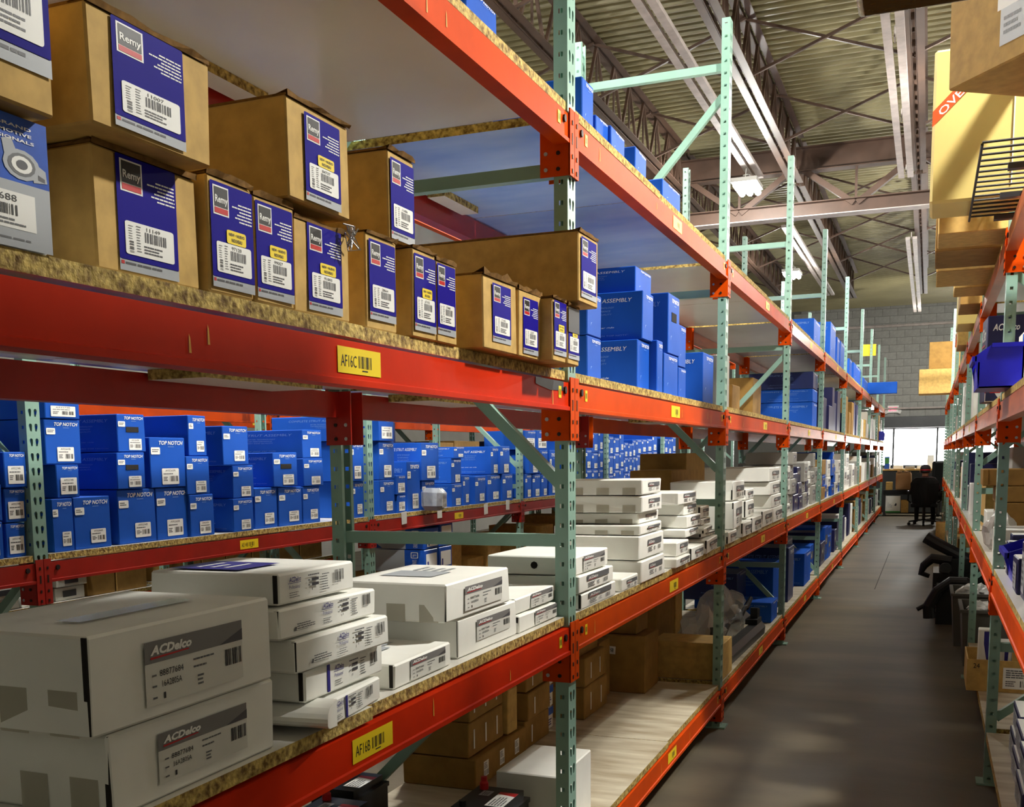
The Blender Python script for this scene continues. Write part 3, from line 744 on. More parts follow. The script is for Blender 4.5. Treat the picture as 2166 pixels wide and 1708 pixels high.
def art_tape():
    d = Decal(); d.rect(0, 0, 1, 1, 'tape', 1); return d.mesh('tape_patch')
def art_ship(code=None):
    d = Decal(); d.rect(0, 0, 1, 1, 'print_white', 1)
    if code: d.text(code, 0.15, 0.3, 0.85, 0.75, 'print_black', 2)
    else: d.lines(0.08, 0.5, 0.9, 0.92, 4, 'print_grey', 2, 3); d.bars(0.5, 0.1, 0.92, 0.4, 'print_black', 2, 10, 5); d.lines(0.08, 0.1, 0.4, 0.4, 3, 'print_grey', 2, 6)
    return d.mesh('shipping_label')
def art_staple():
    d = Decal(); d.rect(0, 0, 1, 1, 'print_white', 1); return d.mesh('carton_staple')
for k, f in (('tn0', lambda: art_tn(0)), ('tn1', lambda: art_tn(1)), ('tn2', lambda: art_tn(2)), ('tn3', lambda: art_tn(3)), ('tnp', art_tn_plain), ('tns', lambda: art_tn_side(False)), ('tnsp', lambda: art_tn_side(True)), ('ac', art_ac), ('acs', art_ac_small), ('acb', art_acb), ('warn', art_warn), ('tape', art_tape), ('ship', art_ship), ('b121', lambda: art_ship('B121')), ('staple', art_staple)):
    ART[k] = f()

def flap_edges(o, m='kraft_edge', over=0.012, gap=True):
    """folded top flaps with a dark seam and a raised corrugated lip along the front top edge"""
    d, w_, h = size(o); b = MB()
    b.box((-d + 0.004, -w_ / 2 + 0.003, h), (-0.004, -0.004, h + 0.004), m); obj('top_flap', b, o)
    b = MB(); b.box((-d + 0.004, 0.004, h), (-0.004, w_ / 2 - 0.003, h + 0.004), m); obj('top_flap', b, o)
    if over:
        b = MB(); n = 7; r = random.Random(int(h * 1000))
        pts = [(-0.006 + r.uniform(-0.002, 0.004), -w_ / 2 + w_ * i / (n - 1), h + 0.003 + r.uniform(0, over)) for i in range(n)]
        for p, q in zip(pts, pts[1:]):
            b.face([(0.001, p[1], h - 0.002), (0.001, q[1], h - 0.002), (q[0] + 0.008, q[1], q[2]), (p[0] + 0.008, p[1], p[2])], 'kraft_edge')
            b.face([(p[0] + 0.008, p[1], p[2]), (q[0] + 0.008, q[1], q[2]), (-0.03, q[1], h + 0.001), (-0.03, p[1], h + 0.001)], m)
        obj('torn_lip', b, o)

# ---------------------------------------------------------------- tan labelled cartons on the third shelf
def remy(name_u, xf, z0, dep, num, badge, label, lab=(0.14, 0.06, 0.72, 0.88), rot=0.0, lip=0.006):
    y0, y1, zb, zt = px_box(xf, *name_u, z0=z0)
    o = carton('parts_carton', xf, y0, y1, zb, zt, dep, 'kraft', label, 'box', 'tan labelled cartons', rot=rot, bev=0.003)
    s = size(o); w_, h = s[1], s[2]
    put(o, art_remy(num, badge), 'front', lab[0] * w_, lab[1] * h, lab[2] * w_, lab[3] * h, s)
    flap_edges(o, over=lip)
    return o
zc = ZC + 0.001
g4 = remy((199, 417, 300, 585), -1.01, zc, 0.42, '11149', False, 'tan carton with blue label 11149, under a larger overhanging carton', (0.20, 0.03, 0.57, 0.95))
z4 = g4.location.z + size(g4)[2] + 0.006
g3 = remy((188, 441, 0, 250), -0.965, z4, 0.42, '11007', False, 'large tan carton with blue label 11007, overhanging the carton below it', (0.17, 0.05, 0.58, 0.93))
y0, y1, zb, zt = px_box(-1.0, -160, 100, 175, 520, z0=zc)
pb = carton('photo_carton', -1.0, y0, y1, zb, zt, 0.38, 'print_white', 'blue and white carton with a printed grey alternator picture', 'box', bev=0.003)
d = Decal(); d.rect(0, 0.50, 1, 1, 'photo_blue', 1); d.rect(0, 0, 1, 0.50, 'print_silver', 1); d.rect(0.02, 0.90, 0.45, 1, 'print_black', 2)
for i, (t, x1) in enumerate((('TO BRAND', 0.86), ('AUTOMOTIVE', 0.86), ('PROFESSIONALS', 0.88))): d.text(t, 0.40 - 0.05 * i, 0.91 - 0.05 * i, x1, 0.935 - 0.05 * i, 'print_white', 3, bold=0.02)
cx, cy = 0.76, 0.64
for i, (r1, m_) in enumerate(((0.16, 'print_silver'), (0.12, 'print_grey'), (0.09, 'print_white'), (0.05, 'print_dark'))): d.poly([(cx + r1 * math.cos(a * math.pi / 7), cy + r1 * 0.72 * math.sin(a * math.pi / 7)) for a in range(14)], m_, 3 + i * 0.6)
d.poly([(0.60, 0.80), (0.68, 0.83), (0.72, 0.74), (0.62, 0.68)], 'print_silver', 2.6); d.poly([(0.84, 0.70), (0.97, 0.64), (0.98, 0.55), (0.86, 0.53)], 'print_silver', 2.6); d.poly([(0.9, 0.6), (0.96, 0.58), (0.96, 0.55), (0.9, 0.56)], 'print_dark', 3)
d.rect(0.30, 0.14, 0.86, 0.42, 'print_white', 2); d.text('688', 0.55, 0.345, 0.70, 0.395, 'print_black', 3); d.bars(0.42, 0.24, 0.70, 0.32, 'print_black', 3, 14, 3); d.lines(0.4, 0.16, 0.8, 0.22, 2, 'print_grey', 3, 4); d.lines(0.3, 0.05, 0.9, 0.08, 1, 'print_grey', 2, 5)
put(pb, d.mesh('photo_print'), 'front', 0, 0.0, size(pb)[1], size(pb)[2], size(pb))
y0, y1, zb, zt = px_box(-0.975, -190, 103, -220, 150, z0=zt + 0.004)
g1 = carton('parts_carton', -0.975, y0, y1, zb, zb + 0.27, 0.40, 'kraft', 'tan carton with blue label on top of the alternator picture carton', 'box', 'tan labelled cartons', bev=0.003)
s = size(g1); put(g1, art_remy('61204', False), 'front', 0.30 * s[1], 0.16 * s[2], 0.68 * s[1], 0.80 * s[2], s)
g6 = remy((440, 536, 365, 615), -1.0, zc, 0.36, '97120', True, 'tan carton labelled 97120 with yellow badge, under the deep tan carton', (0.06, 0.05, 0.92, 0.90))
g7 = remy((538, 622, 410, 636), -1.0, zc, 0.36, '99057', True, 'tan carton labelled 99057 with yellow badge, between two badged cartons', (0.04, 0.05, 0.92, 0.90))
g8 = remy((623, 739, 457, 662), -1.005, zc, 0.36, '91003', True, 'tan carton labelled 91003 with yellow badge and a torn wire at its corner', (0.22, 0.05, 0.62, 0.94))
zt8 = max(g.location.z + size(g)[2] for g in (g6, g7, g8)) + 0.006
g5 = remy((611, 739, 200, 424), -0.985, zt8, 0.52, '84737', True, 'deep tan carton labelled 84737 with yellow badge, lying across three cartons', (0.24, 0.04, 0.58, 0.88))
b = MB()
for i in range(6):
    a = Vector((0.008, 0.0, 0.0)); pts = [a + Vector((R.uniform(0, 0.02), R.uniform(-0.02, 0.02), R.uniform(-0.03, 0.02))) for _ in range(5)]
    b.tube(pts, 0.0015, 'bolt_zinc', 5)
d8 = size(g8); o = obj('torn_wire', b, g8, (0, d8[1] / 2 - 0.02, d8[2] - 0.005)); o['kind'] = 'stuff'
g10 = remy((776, 840, 490, 695), -1.01, zc, 0.34, '28664', False, 'narrow tan carton labelled 28664, standing in front of a taller one', (0.07, 0.10, 0.86, 0.84))
g11 = remy((873, 923, 522, 716), -1.0, zc, 0.34, '67102', True, 'narrow tan carton labelled 67102 with yellow badge', (0.06, 0.08, 0.90, 0.86))
g12 = remy((924, 966, 548, 726), -1.0, zc, 0.34, '17480', False, 'narrow tan carton labelled 17480 beside the badged 67102 carton', (0.02, 0.10, 0.90, 0.86))
z9 = max(g.location.z + size(g)[2] for g in (g10, g11)) + 0.006
g9 = remy((821, 878, 313, 500), -1.02, z9, 0.34, '11486', False, 'tall tan carton labelled 11486, perched over two narrow cartons', (0.08, 0.02, 0.86, 0.90))
g13 = remy((1024, 1093, 578, 744), -0.96, zc, 0.36, '17102', False, 'tan carton with torn top and label 17102', (0.24, 0.12, 0.56, 0.80), lip=0.02)
g14 = remy((1098, 1147, 610, 758), -0.96, zc, 0.34, '12247', False, 'small tan carton labelled 12247 beside the torn one', (0.16, 0.06, 0.64, 0.84), lip=0.012)
g15 = remy((1170, 1198, 628, 772), -0.925, zc, 0.34, '61033', True, 'slim tan carton labelled 61033 below the long plain carton', (0.06, 0.10, 0.92, 0.86))
g16 = remy((1201, 1226, 645, 777), -0.925, zc, 0.34, '61034', True, 'slim tan carton labelled 61034 with grey tape on top, by the post', (0.04, 0.10, 0.92, 0.86))
z17 = max(g.location.z + size(g)[2] for g in (g15, g16)) + 0.006
g17 = remy((1225, 1264, 487, 632), -0.90, z17, 0.62, '61777', False, 'long tan carton on two slim cartons, sticking out past the post', (0.10, 0.08, 0.82, 0.86), rot=0.0)
b = MB(); s = size(g16); b.box((0.001, -s[1] / 2, s[2] * 0.55), (0.003, s[1] * 0.4, s[2] * 0.97), 'dark_metal'); obj('dark_tape', b, g16)

# ---------------------------------------------------------------- blue strut cartons
def strut(name_u, xf, z0, dep, label, group, art='tn0', sidep=None, rot=0.0, m='blue_box', slot=False, lid=True):
    y0, y1, zb, zt = px_box(xf, *name_u, z0=z0)
    o = carton('strut_carton', xf, y0, y1, zb, zt, dep, m, label, 'box', group, rot=rot, bev=0.003, warp=0.002)
    s = size(o)
    if art: put(o, ART[art], 'front', 0, 0, s[1], s[2], s)
    if sidep: put(o, ART[sidep], 'side', s[0] * 0.02, 0, s[0] * 0.96, s[2], s, 'side_print')
    if slot:
        b = MB(); b.box((-0.001, -s[1] * 0.22, s[2] * 0.55), (0.0012, s[1] * 0.22, s[2] * 0.70), 'seam_dark'); obj('hand_hole', b, o)
    return o
def ztop(o): return o.location.z + size(o)[2]
BG = 'blue cartons on the shelf behind the tan cartons'
zs = ZC + 0.001
T = {}
T['1'] = strut((1243, 1272, 709, 795), -1.04, zs, 0.30, 'blue carton at the foot of the narrow stack next to the post', BG, 'tnp')
T['2'] = strut((1243, 1272, 615, 708), -1.04, ztop(T['1']) + .002, 0.30, 'blue carton on top of the narrow stack next to the post', BG, 'tnp')
T['3'] = strut((1349, 1374, 716, 815), -1.06, zs, 0.50, 'wide blue strut carton at the foot of a stack of three', BG, 'tnp', 'tns')
T['4'] = strut((1360, 1382, 613, 714), -1.05, ztop(T['3']) + .002, 0.50, 'wide blue strut carton in the middle of a stack of three', BG, 'tnp', 'tns')
T['5'] = strut((1345, 1378, 562, 612), -1.09, ztop(T['4']) + .002, 0.50, 'flat blue strut carton on top of a stack of three', BG, 'tnp', 'tns')
T['6'] = strut((1390, 1402, 718, 827), -1.03, zs, 0.40, 'upright blue carton with a small white sticker beside the stack of three', BG, 'tnp')
T['7'] = strut((1405, 1434, 745, 837), -1.04, zs, 0.40, 'blue carton carrying a tall sleek one', BG, 'tnp')
T['8'] = strut((1414, 1437, 618, 742), -1.04, ztop(T['7']) + .002, 0.42, 'tall blue carton with a round cut-out perched on another', BG, 'tnp', 'tnsp', slot=True)
T['9'] = strut((1436, 1451, 776, 842), -1.04, zs, 0.30, 'small light blue carton between larger ones, lower', BG, 'tnp')
T['10'] = strut((1436, 1451, 685, 774), -1.04, ztop(T['9']) + .002, 0.30, 'small light blue carton between larger ones, upper', BG, 'tnp')
T['11'] = strut((1487, 1509, 744, 856), -1.02, zs, 0.46, 'large blue strut carton standing last before the second post', BG, 'tnp', 'tns')
# top shelf
zd = ZD + 0.001
for i, (u0, u1, vt, vb, xf, dp, lb) in enumerate(((985, 1052, -40, 66, -1.03, .3, 'blue carton on the top shelf above the tan cartons'), (1232, 1256, 160, 256, -1.03, .3, 'upright blue carton with a sticker on the top shelf by the post'), (1262, 1286, 240, 276, -1.03, .3, 'low blue carton on the top shelf behind its neighbour'), (1292, 1323, 264, 328, -1.02, .34, 'second upright blue carton on the top shelf'), (1343, 1369, 308, 377, -1.02, .34, 'blue carton alone in the middle of the top shelf'), (1404, 1438, 376, 433, -1.02, .40, 'blue carton on the top shelf below the lamp'))):
    strut((u0, u1, vt, vb), xf, zd, dp, lb, 'blue cartons on the top shelf', 'tnp', rot=R.uniform(-.03, .03))

# blue strut cartons of the second row, from pixel rectangles of their ends: (x0, x1, top, bottom, stands on, art, side text, depth)
def ae(lst, ox, oy, s, where, xf=-3.36, zs=ZB2 + 0.001):
    """lst rows: key, x0, x1, yt, yb, base key or None, art, side text, depth, description"""
    out = {}
    for key, x0, x1, yt, yb, on, art, sd, dp, desc in lst:
        z0 = zs if on is None else max(ztop(out[k]) for k in on.split(',')) + 0.002
        xx = xf + R.uniform(-0.012, 0.012)
        out[key] = strut((ox + x0 / s, ox + x1 / s, oy + yt / s, oy + yb / s), xx, z0, dp, desc, where, art, sd)
    return out
W1 = 'blue cartons beside the second row post'
A0 = ae([
    ('a3', -160, 22, 890, 1100, None, 'tn1', None, .40, 'blue carton at the foot of the stack left of the second row post'.replace('left of', 'before')),
    ('a3b', 40, 172, 890, 1100, None, 'tn3', None, .40, 'small blue carton with big white sticker, lowest of three before the post'),
    ('a2', 30, 172, 660, 868, 'a3b', 'tn3', None, .40, 'small blue carton with big white sticker, middle of three before the post'),
    ('a1', 28, 172, 420, 640, 'a2', 'tn3', None, .40, 'small blue carton with big white sticker, topmost of three before the post'),
    ('a4', -170, 15, 640, 880, 'a3', 'tn1', 'tnsp', .50, 'wide blue strut carton, middle of the stack behind the small ones'),
    ('a5', -190, -5, 420, 640, 'a4', 'tn1', 'tnsp', .50, 'wide blue strut carton, third of the stack behind the small ones'),
    ('a6', -190, -15, 200, 420, 'a5', 'tn1', 'tnsp', .50, 'wide blue strut carton, top of the stack behind the small ones'),
], 0, 820, 3.094, W1)
W2 = 'blue cartons on the shelf tagged AE14B'
A1 = ae([
    ('b4', 345, 484, 730, 1050, None, 'tn1', None, .42, 'tall blue carton standing first after the second row post'),
    ('b5', 488, 725, 720, 1035, None, 'tn1', None, .42, 'broad blue carton standing second after the second row post'),
    ('b3', 372, 520, 505, 700, 'b4', 'tn3', None, .40, 'small blue carton with big white sticker, jutting over the broad ones'),
    ('b2', 300, 527, 205, 490, 'b3', 'tn2', None, .42, 'tall light blue carton resting on the small one with big sticker'),
    ('b1', 295, 518, 60, 200, 'b2', 'tn3', None, .42, 'blue carton half hidden by the beam on top of the stack by the post'),
    ('c3', 775, 1020, 670, 1010, None, 'tn1', None, .42, 'broad blue carton standing third on its shelf'),
    ('c2', 770, 950, 425, 660, 'c3', 'tn0', 'tnsp', .60, 'deep blue strut carton with hand hole, lower of two'),
    ('c1', 770, 950, 170, 415, 'c2', 'tn0', 'tnsp', .60, 'deep blue strut carton with hand hole, upper of two'),
    ('d2', 1024, 1240, 660, 985, None, 'tn2', None, .42, 'broad blue carton standing fourth on its shelf'),
    ('d1', 985, 1215, 325, 655, 'd2', 'tn2', None, .42, 'bright tall blue carton standing on the fourth one'),
    ('d4', 1244, 1402, 705, 955, None, 'tn0', None, .42, 'blue carton with taped front standing fifth on its shelf'),
    ('d3', 1222, 1370, 450, 690, 'd4', 'tn0', None, .42, 'blue carton in the middle of the fifth stack'),
    ('d0', 1234, 1350, 180, 435, 'd3', 'tn1', 'tnsp', .55, 'blue strut carton on top of the fifth stack'),
    ('e3', 1528, 1660, 730, 940, None, 'tn0', 'tnsp', .50, 'blue strut carton at the foot of the sixth stack'),
    ('e2', 1525, 1660, 510, 715, 'e3', 'tn0', 'tnsp', .50, 'blue strut carton in the middle of the sixth stack'),
    ('e1', 1460, 1625, 250, 500, 'e2', 'tn1', 'tnsp', .50, 'blue strut carton on top of the sixth stack'),
    ('f4', 1668, 1815, 660, 915, None, 'tn1', None, .42, 'upright blue carton below the slotted bright carton'),
    ('f5', 1825, 1978, 655, 905, None, 'tn1', None, .42, 'upright blue carton, second below the slotted bright carton'),
    ('f6', 1984, 2095, 650, 885, None, 'tn1', None, .42, 'upright blue carton by the rear post of the aisle rack'),
    ('f2', 1790, 1945, 425, 650, 'f4,f5', 'tn0', 'tnsp', .50, 'bright blue carton with hand hole on two upright ones'),
    ('f3', 1988, 2115, 465, 635, 'f6', 'tn0', None, .42, 'bright small blue carton on the upright one by the rear post'),
    ('f1', 1980, 2105, 275, 455, 'f3', 'tn0', 'tnsp', .80, 'long blue strut carton on top of the small bright one'),
], 0, 820, 3.094, W2)
for k in ('c1', 'c2', 'f2'):
    o = A1[k]; s = size(o); b = MB(); b.box((-0.002, -s[1] * 0.2, s[2] * 0.52), (0.0013, s[1] * 0.25, s[2] * 0.66), 'seam_dark'); obj('hand_hole', b, o)
W3 = 'blue cartons past the rear post of the aisle rack'
A2 = ae([
    ('h2', 250, 348, 770, 1075, None, 'tn1', None, .42, 'blue carton below another beside the rear post of the aisle rack'),
    ('h1', 232, 346, 440, 760, 'h2', 'tn2', None, .42, 'blue carton on another beside the rear post of the aisle rack'),
    ('h0', 210, 330, 230, 420, 'h1', None, 'tnsp', .55, 'wide blue carton high behind the rear post of the aisle rack'),
    ('i2', 480, 600, 760, 1045, None, 'tn1', None, .42, 'blue carton at the foot of the stack after the second row post'),
    ('i1', 472, 596, 440, 745, 'i2', 'tn2', None, .42, 'light blue tall carton in the middle of the stack after the second row post'),
    ('i0', 472, 592, 240, 430, 'i1', 'tn3', None, .42, 'light blue carton under the beam after the second row post'),
    ('j4', 625, 690, 880, 1040, None, 'tn3', None, .30, 'tiny blue carton with big sticker, lower of two'),
    ('j3', 615, 690, 720, 870, 'j4', 'tn3', None, .30, 'tiny blue carton with big sticker, upper of two'),
    ('j2', 702, 808, 605, 1035, None, 'tn0', 'tnsp', .40, 'tall narrow blue carton behind the glossy bag'),
    ('j5', 823, 930, 765, 1030, None, 'tn0', None, .40, 'blue carton below the tall light one'),
    ('j1', 818, 960, 450, 755, 'j5', 'tn2', 'tns', .40, 'tall light blue strut carton with lettered side'),
    ('k3', 1068, 1150, 790, 980, None, 'tn0', 'tnsp', .40, 'blue strut carton at the foot of the stack with a bent lid'),
    ('k2', 1062, 1145, 580, 775, 'k3', 'tn0', 'tnsp', .40, 'blue strut carton in the middle of the stack with a bent lid'),
    ('k1', 1083, 1170, 485, 578, 'k2', 'tn1', 'tns', .40, 'flat blue strut carton on top of the stack'),
    ('m1', 1158, 1212, 720, 960, None, 'tn1', None, .40, 'first of four blue cartons standing in a row'),
    ('m2', 1257, 1345, 730, 945, None, 'tn1', None, .40, 'second of four blue cartons standing in a row'),
    ('m3', 1358, 1465, 715, 930, None, 'tn1', None, .40, 'third of four blue cartons standing in a row'),
    ('m4', 1482, 1565, 710, 910, None, 'tn1', None, .40, 'fourth of four blue cartons standing in a row'),
    ('l1', 1384, 1450, 485, 710, 'm2,m3', 'tn0', 'tns', .55, 'large bright strut carton with lettered side on the row of four'),
    ('l2', 1462, 1542, 480, 700, 'm3,m4', 'tn0', None, .40, 'blue carton with a round hole on the row of four'),
    ('n1', 1667, 1720, 710, 890, None, 'tn0', None, .40, 'small blue carton past the third second row post, first of three'),
    ('n2', 1727, 1792, 712, 888, None, 'tn0', None, .40, 'small blue carton past the third second row post, second of three'),
    ('n3', 1800, 1850, 715, 885, None, 'tn0', None, .40, 'small blue carton past the third second row post, third of three'),
    ('n4', 1700, 1780, 510, 700, 'n1,n2', 'tn0', None, .40, 'blue carton of the middle course past the third post, first'),
    ('n5', 1787, 1852, 512, 700, 'n2,n3', 'tn0', None, .40, 'blue carton of the middle course past the third post, second'),
    ('n6', 1867, 1925, 512, 890, None, 'tn0', None, .40, 'tall blue carton past the third post'),
    ('n7', 1667, 1755, 350, 495, 'n4', 'tn3', None, .40, 'blue carton of the top course past the third post, first'),
    ('n8', 1760, 1850, 350, 495, 'n5', 'tn3', None, .40, 'blue carton of the top course past the third post, second'),
], 680, 820, 3.868, W3)
# big carton behind and a glossy bag in front
o = carton('strut_carton', -3.86, 7.25, 7.75, ZB2 + 0.001, on_y(950, 885, 7.25).z, 0.30, 'blue_deep', 'big dark blue carton with pale lettering behind the stack with a bent lid', 'box', W3)
d = Decal(); d.text('TOP NOTCH', 0.05, 0.75, 0.6, 0.92, 'print_pale', 1, shear=0.25); put(o, d.mesh('strut_print'), 'side', 0, size(o)[2] * 0.55, size(o)[0], size(o)[2] * 0.45, size(o))
p = on_x(900, 1083, -3.33)
o = obj('bagged_carton', soft_box(0.16, 0.13, 0.155, 'blue_deep', 5, 0.03, 0.006), None, (-3.18, p.y, ZB2 + 0.001)); tag(o, 'dark blue carton in a glossy clear bag at the shelf edge', 'bag'); SZ[o.name] = (0.16, 0.13, 0.155)
put(o, ART['tn3'], 'front', 0.01, 0.01, 0.11, 0.12, SZ[o.name]); obj('plastic_film', soft_box(0.17, 0.14, 0.165, 'clear_film', 9, 0.035, 0.008), o, (0.01, 0, 0))

# random deeper blue cartons of the second row (seen between the white mailers and the beam)
y = 10.45
i = 0
while y < 15.6:
    wd = R.uniform(0.17, 0.32)
    if any(abs(y + wd / 2 - q) < wd / 2 + 0.06 for q in UY2): y += 0.05; continue
    z = ZB2 + 0.001
    for lv in range(3):
        h = R.uniform(0.15, 0.24)
        o = carton('strut_carton', -3.36, y + 0.004, y + wd - 0.004, z, z + h, 0.5, 'blue_box', ('blue carton at the foot of', 'blue carton in the middle of', 'blue carton on top of')[lv] + ' a stack deep in the second row', 'box', 'deep blue cartons of the second row', bev=0.003)
        s = size(o); put(o, ART['tn%d' % R.randrange(3)], 'front', 0, 0, s[1], s[2], s)
        z += h + 0.002
    y += wd
# cartons on the upper shelf of the second row
y = 4.2
while y < 12:
    wd = R.uniform(0.25, 0.5)
    if any(abs(y + wd / 2 - q) < wd / 2 + 0.06 for q in UY2): y += 0.05; continue
    if R.random() < 0.8:
        carton('plain_carton', -3.5, y, y + wd - 0.01, ZC2 + 0.001, ZC2 + R.uniform(0.06, 0.14), 0.45, R.choice(('grey_card', 'kraft_dark', 'black_plastic')), 'low carton on the upper shelf of the second row', 'box', 'low cartons on the upper shelf of the second row')
    y += wd
# brown cartons at floor level of the second row and the lettered blue and grey cartons
d = Decal(); d.rect(0, 0, 0.62, 1, 'print_silver', 1); d.rect(0.62, 0, 1, 1, 'photo_blue', 1)
d.rrect(0.74, 0.62, 0.88, 0.90, 'print_white', 2, 0.03); d.rrect(0.755, 0.65, 0.865, 0.87, 'photo_blue', 3, 0.02); d.text('gm', 0.775, 0.69, 0.845, 0.80, 'print_white', 4); d.text('GENUINE PARTS', 0.77, 0.06, 0.85, 0.55, 'print_white', 2, vert=True); GMS = d.mesh('brand_print')
d = Decal(); d.rrect(0.12, 0.1, 0.9, 0.8, 'print_white', 1, 0.03); d.rect(0.2, 0.15, 0.3, 0.45, 'print_navy', 2); GMF = d.mesh('brand_sticker')
GX = -3.33
ys = on_x(915, 1170, GX).y
for i, (dy, z0, h, lb) in enumerate(((0.0, 0.66, 0.16, 'lower blue and grey carton with square emblem'), (0.26, 0.66, 0.16, 'lower blue and grey carton behind another'), (0.02, 0.825, 0.15, 'upper blue and grey carton with square emblem'), (0.28, 0.825, 0.19, 'upper blue and grey carton behind another'))):
    o = carton('brand_carton', GX - 0.02, ys + dy - 0.1, ys + dy + 0.14, z0, z0 + h, 0.42, 'photo_blue', lb, 'box', 'blue and grey emblem cartons')
    s = size(o); put(o, GMS, 'side', 0, 0, s[0], s[2], s); put(o, GMF, 'front', 0, 0, s[1], s[2], s)
o = carton('plain_carton', GX - 0.02, ys - 0.15, ys + 0.5, 0.282, 0.658, 0.55, 'kraft_dark', 'brown carton under the blue and grey emblem cartons', 'box')
y = 6.7
while y < 14.5:
    wd = R.uniform(0.3, 0.5)
    if any(abs(y + wd / 2 - q) < wd / 2 + 0.07 for q in UY2) or abs(y + wd / 2 - ys - 0.15) < 0.60: y += 0.06; continue
    h = R.uniform(0.3, 0.62)
    carton('plain_carton', -3.42 - R.uniform(0, 0.08), y + .01, y + wd - .01, 0.282, 0.28 + h, 0.55, R.choice(('kraft_dark', 'kraft')), 'brown carton on the lowest shelf of the second row, bay ' + ORD[max(k for k, q in enumerate(UY2) if q < y)], 'box', 'brown cartons low in the second row', bev=0.004)
    y += wd
# third row: small white mailers in stacks and brown cartons
y = 1.9
i = 0
while y < 9.6:
    wd = R.uniform(0.32, 0.46)
    if any(abs(y + wd / 2 - q) < wd / 2 + 0.06 for q in (1.6, 4.4, 7.2, 10.0)): y += 0.05; continue
    if y < 6.2:
        z = ZB3 + 0.001
        for lv in range(R.choice((3, 4))):
            h = R.uniform(0.07, 0.10)
            o = carton('mailer_carton', X3 - R.uniform(0.0, 0.05), y + .01, y + wd - .01, z, z + h, 0.35, 'white_card', 'flat white mailer in a stack on the third rack row', 'box', 'white mailers of the third rack row', rot=R.uniform(-.06, .06))
            d_ = size(o); b = MB(); b.box((0.0, -d_[1] * 0.25, d_[2] * 0.25), (0.0015, d_[1] * 0.2, d_[2] * 0.75), 'print_dark'); obj('printed_label', b, o); z += h + 0.008
    else:
        carton('plain_carton', X3 - 0.03, y + .01, y + wd - .01, ZB3 + 0.001, ZB3 + R.uniform(0.2, 0.4), 0.5, 'kraft_dark', 'brown carton on the third rack row', 'box', 'brown cartons of the third rack row')
    y += wd

# ---------------------------------------------------------------- white cartons on the second shelf
WG = 'white cartons on the shelf tagged AF16B'
def mailer(name_u, xf, z0, dep, label, group, art='acs', rot=0.0, lab=(0.28, 0.12, 0.66, 0.62), tapes=0, m='white_card', panel=True, tilt=0.0):
    y0, y1, zb, zt = px_box(xf, *name_u, z0=z0)
    if zt - zb < 0.02: zt = zb + 0.02
    o = carton('mailer_carton', xf, y0, y1, zb, zt, dep, m, label, 'box', group, rot=rot, bev=0.004, warp=0.004, tilt=tilt)
    s = size(o)
    if panel:   # tucked front panel leaves a dark gap at the corner
        b = MB(); b.box((-0.012, -s[1] / 2 + 0.002, 0.004), (-0.004, -s[1] / 2 + 0.0005 - 0.0012, s[2] - 0.004), 'seam_dark'); obj('corner_gap', b, o)
    if art: put(o, ART[art], 'front', lab[0] * s[1], lab[1] * s[2], lab[2] * s[1], lab[3] * s[2], s)
    for i in range(tapes):
        w_ = 0.05; a = s[0] * (0.92 - 0.30 * i) - w_
        put(o, ART['tape'], 'side', max(0.01, a), 0.0, w_, s[2] * 0.45, s, 'tape_patch')
    return o
zb_ = ZB + 0.001
w1 = mailer((236, 586, 1553, 1708), -1.01, zb_, 0.30, 'large white carton at the bottom of a stack of two, taped side', WG, 'ac', lab=(0.24, 0.18, 0.55, 0.62), tapes=2)
w2 = mailer((191, 577, 1344, 1535), -1.0, ztop(w1) + .003, 0.29, 'large white carton on top of a stack of two, taped side', WG, 'ac', lab=(0.25, 0.14, 0.55, 0.66), tapes=2)
for o in (w1, w2): put(o, ART['tape'], 'topf', size(o)[1] * .2, 0.09, size(o)[1] * .6, 0.045, size(o), 'tape_patch')
s2e = mailer((690, 818, 1482, 1538), -1.0, zb_, 0.25, 'crushed white carton with an open flap under the flat stack', WG, 'acb', rot=0.10, lab=(0.02, 0.10, 0.80, 0.82))
s2d = mailer((641, 814, 1420, 1484), -1.015, ztop(s2e) + .004, 0.25, 'white carton with a dark blue stripe, fourth in the flat stack', WG, 'acb', lab=(0.32, 0.10, 0.60, 0.80), rot=0.02)
s2c = mailer((632, 825, 1356, 1412), -0.995, ztop(s2d) + .003, 0.26, 'white carton with warning print, third in the flat stack', WG, 'acb', lab=(0.38, 0.12, 0.55, 0.78), rot=-0.01)
s2b = mailer((593, 795, 1290, 1346), -1.01, ztop(s2c) + .003, 0.25, 'white carton with warning print, second in the flat stack', WG, 'acb', lab=(0.38, 0.10, 0.56, 0.82))
s2a = mailer((590, 751, 1214, 1281), -1.02, ztop(s2b) + .003, 0.27, 'white carton with blue printed lid on top of the flat stack', WG, 'acb', lab=(0.08, 0.10, 0.76, 0.78))
for o in (s2b, s2c): put(o, ART['warn'], 'front', size(o)[1] * 0.12, size(o)[2] * 0.2, size(o)[1] * 0.22, size(o)[2] * 0.25, size(o), 'warning_print')
for o in (s2d, s2e):
    s = size(o); b = MB(); b.box((0.0, -s[1] * 0.24, 0.004), (0.0015, -s[1] * 0.21, s[2] - 0.004), 'print_navy'); obj('blue_stripe', b, o)
d = Decal(); d.rect(0, 0, 0.72, 1, 'print_navy', 1)
for i in range(3): d.lines(0.15, 0.25 + 0.2 * i, 0.6, 0.38 + 0.2 * i, 1, 'print_white', 2, i)
put(s2a, d.mesh('lid_print'), 'topf', size(s2a)[1] * 0.10, 0.10, size(s2a)[1] * 0.7, 0.15, size(s2a), 'lid_print')
b = MB(); n = 9                       # curled open flap of the crushed carton
pts = []
for i in range(n):
    a = math.pi * i / (n - 1); pts.append((-0.075 * math.sin(a)))
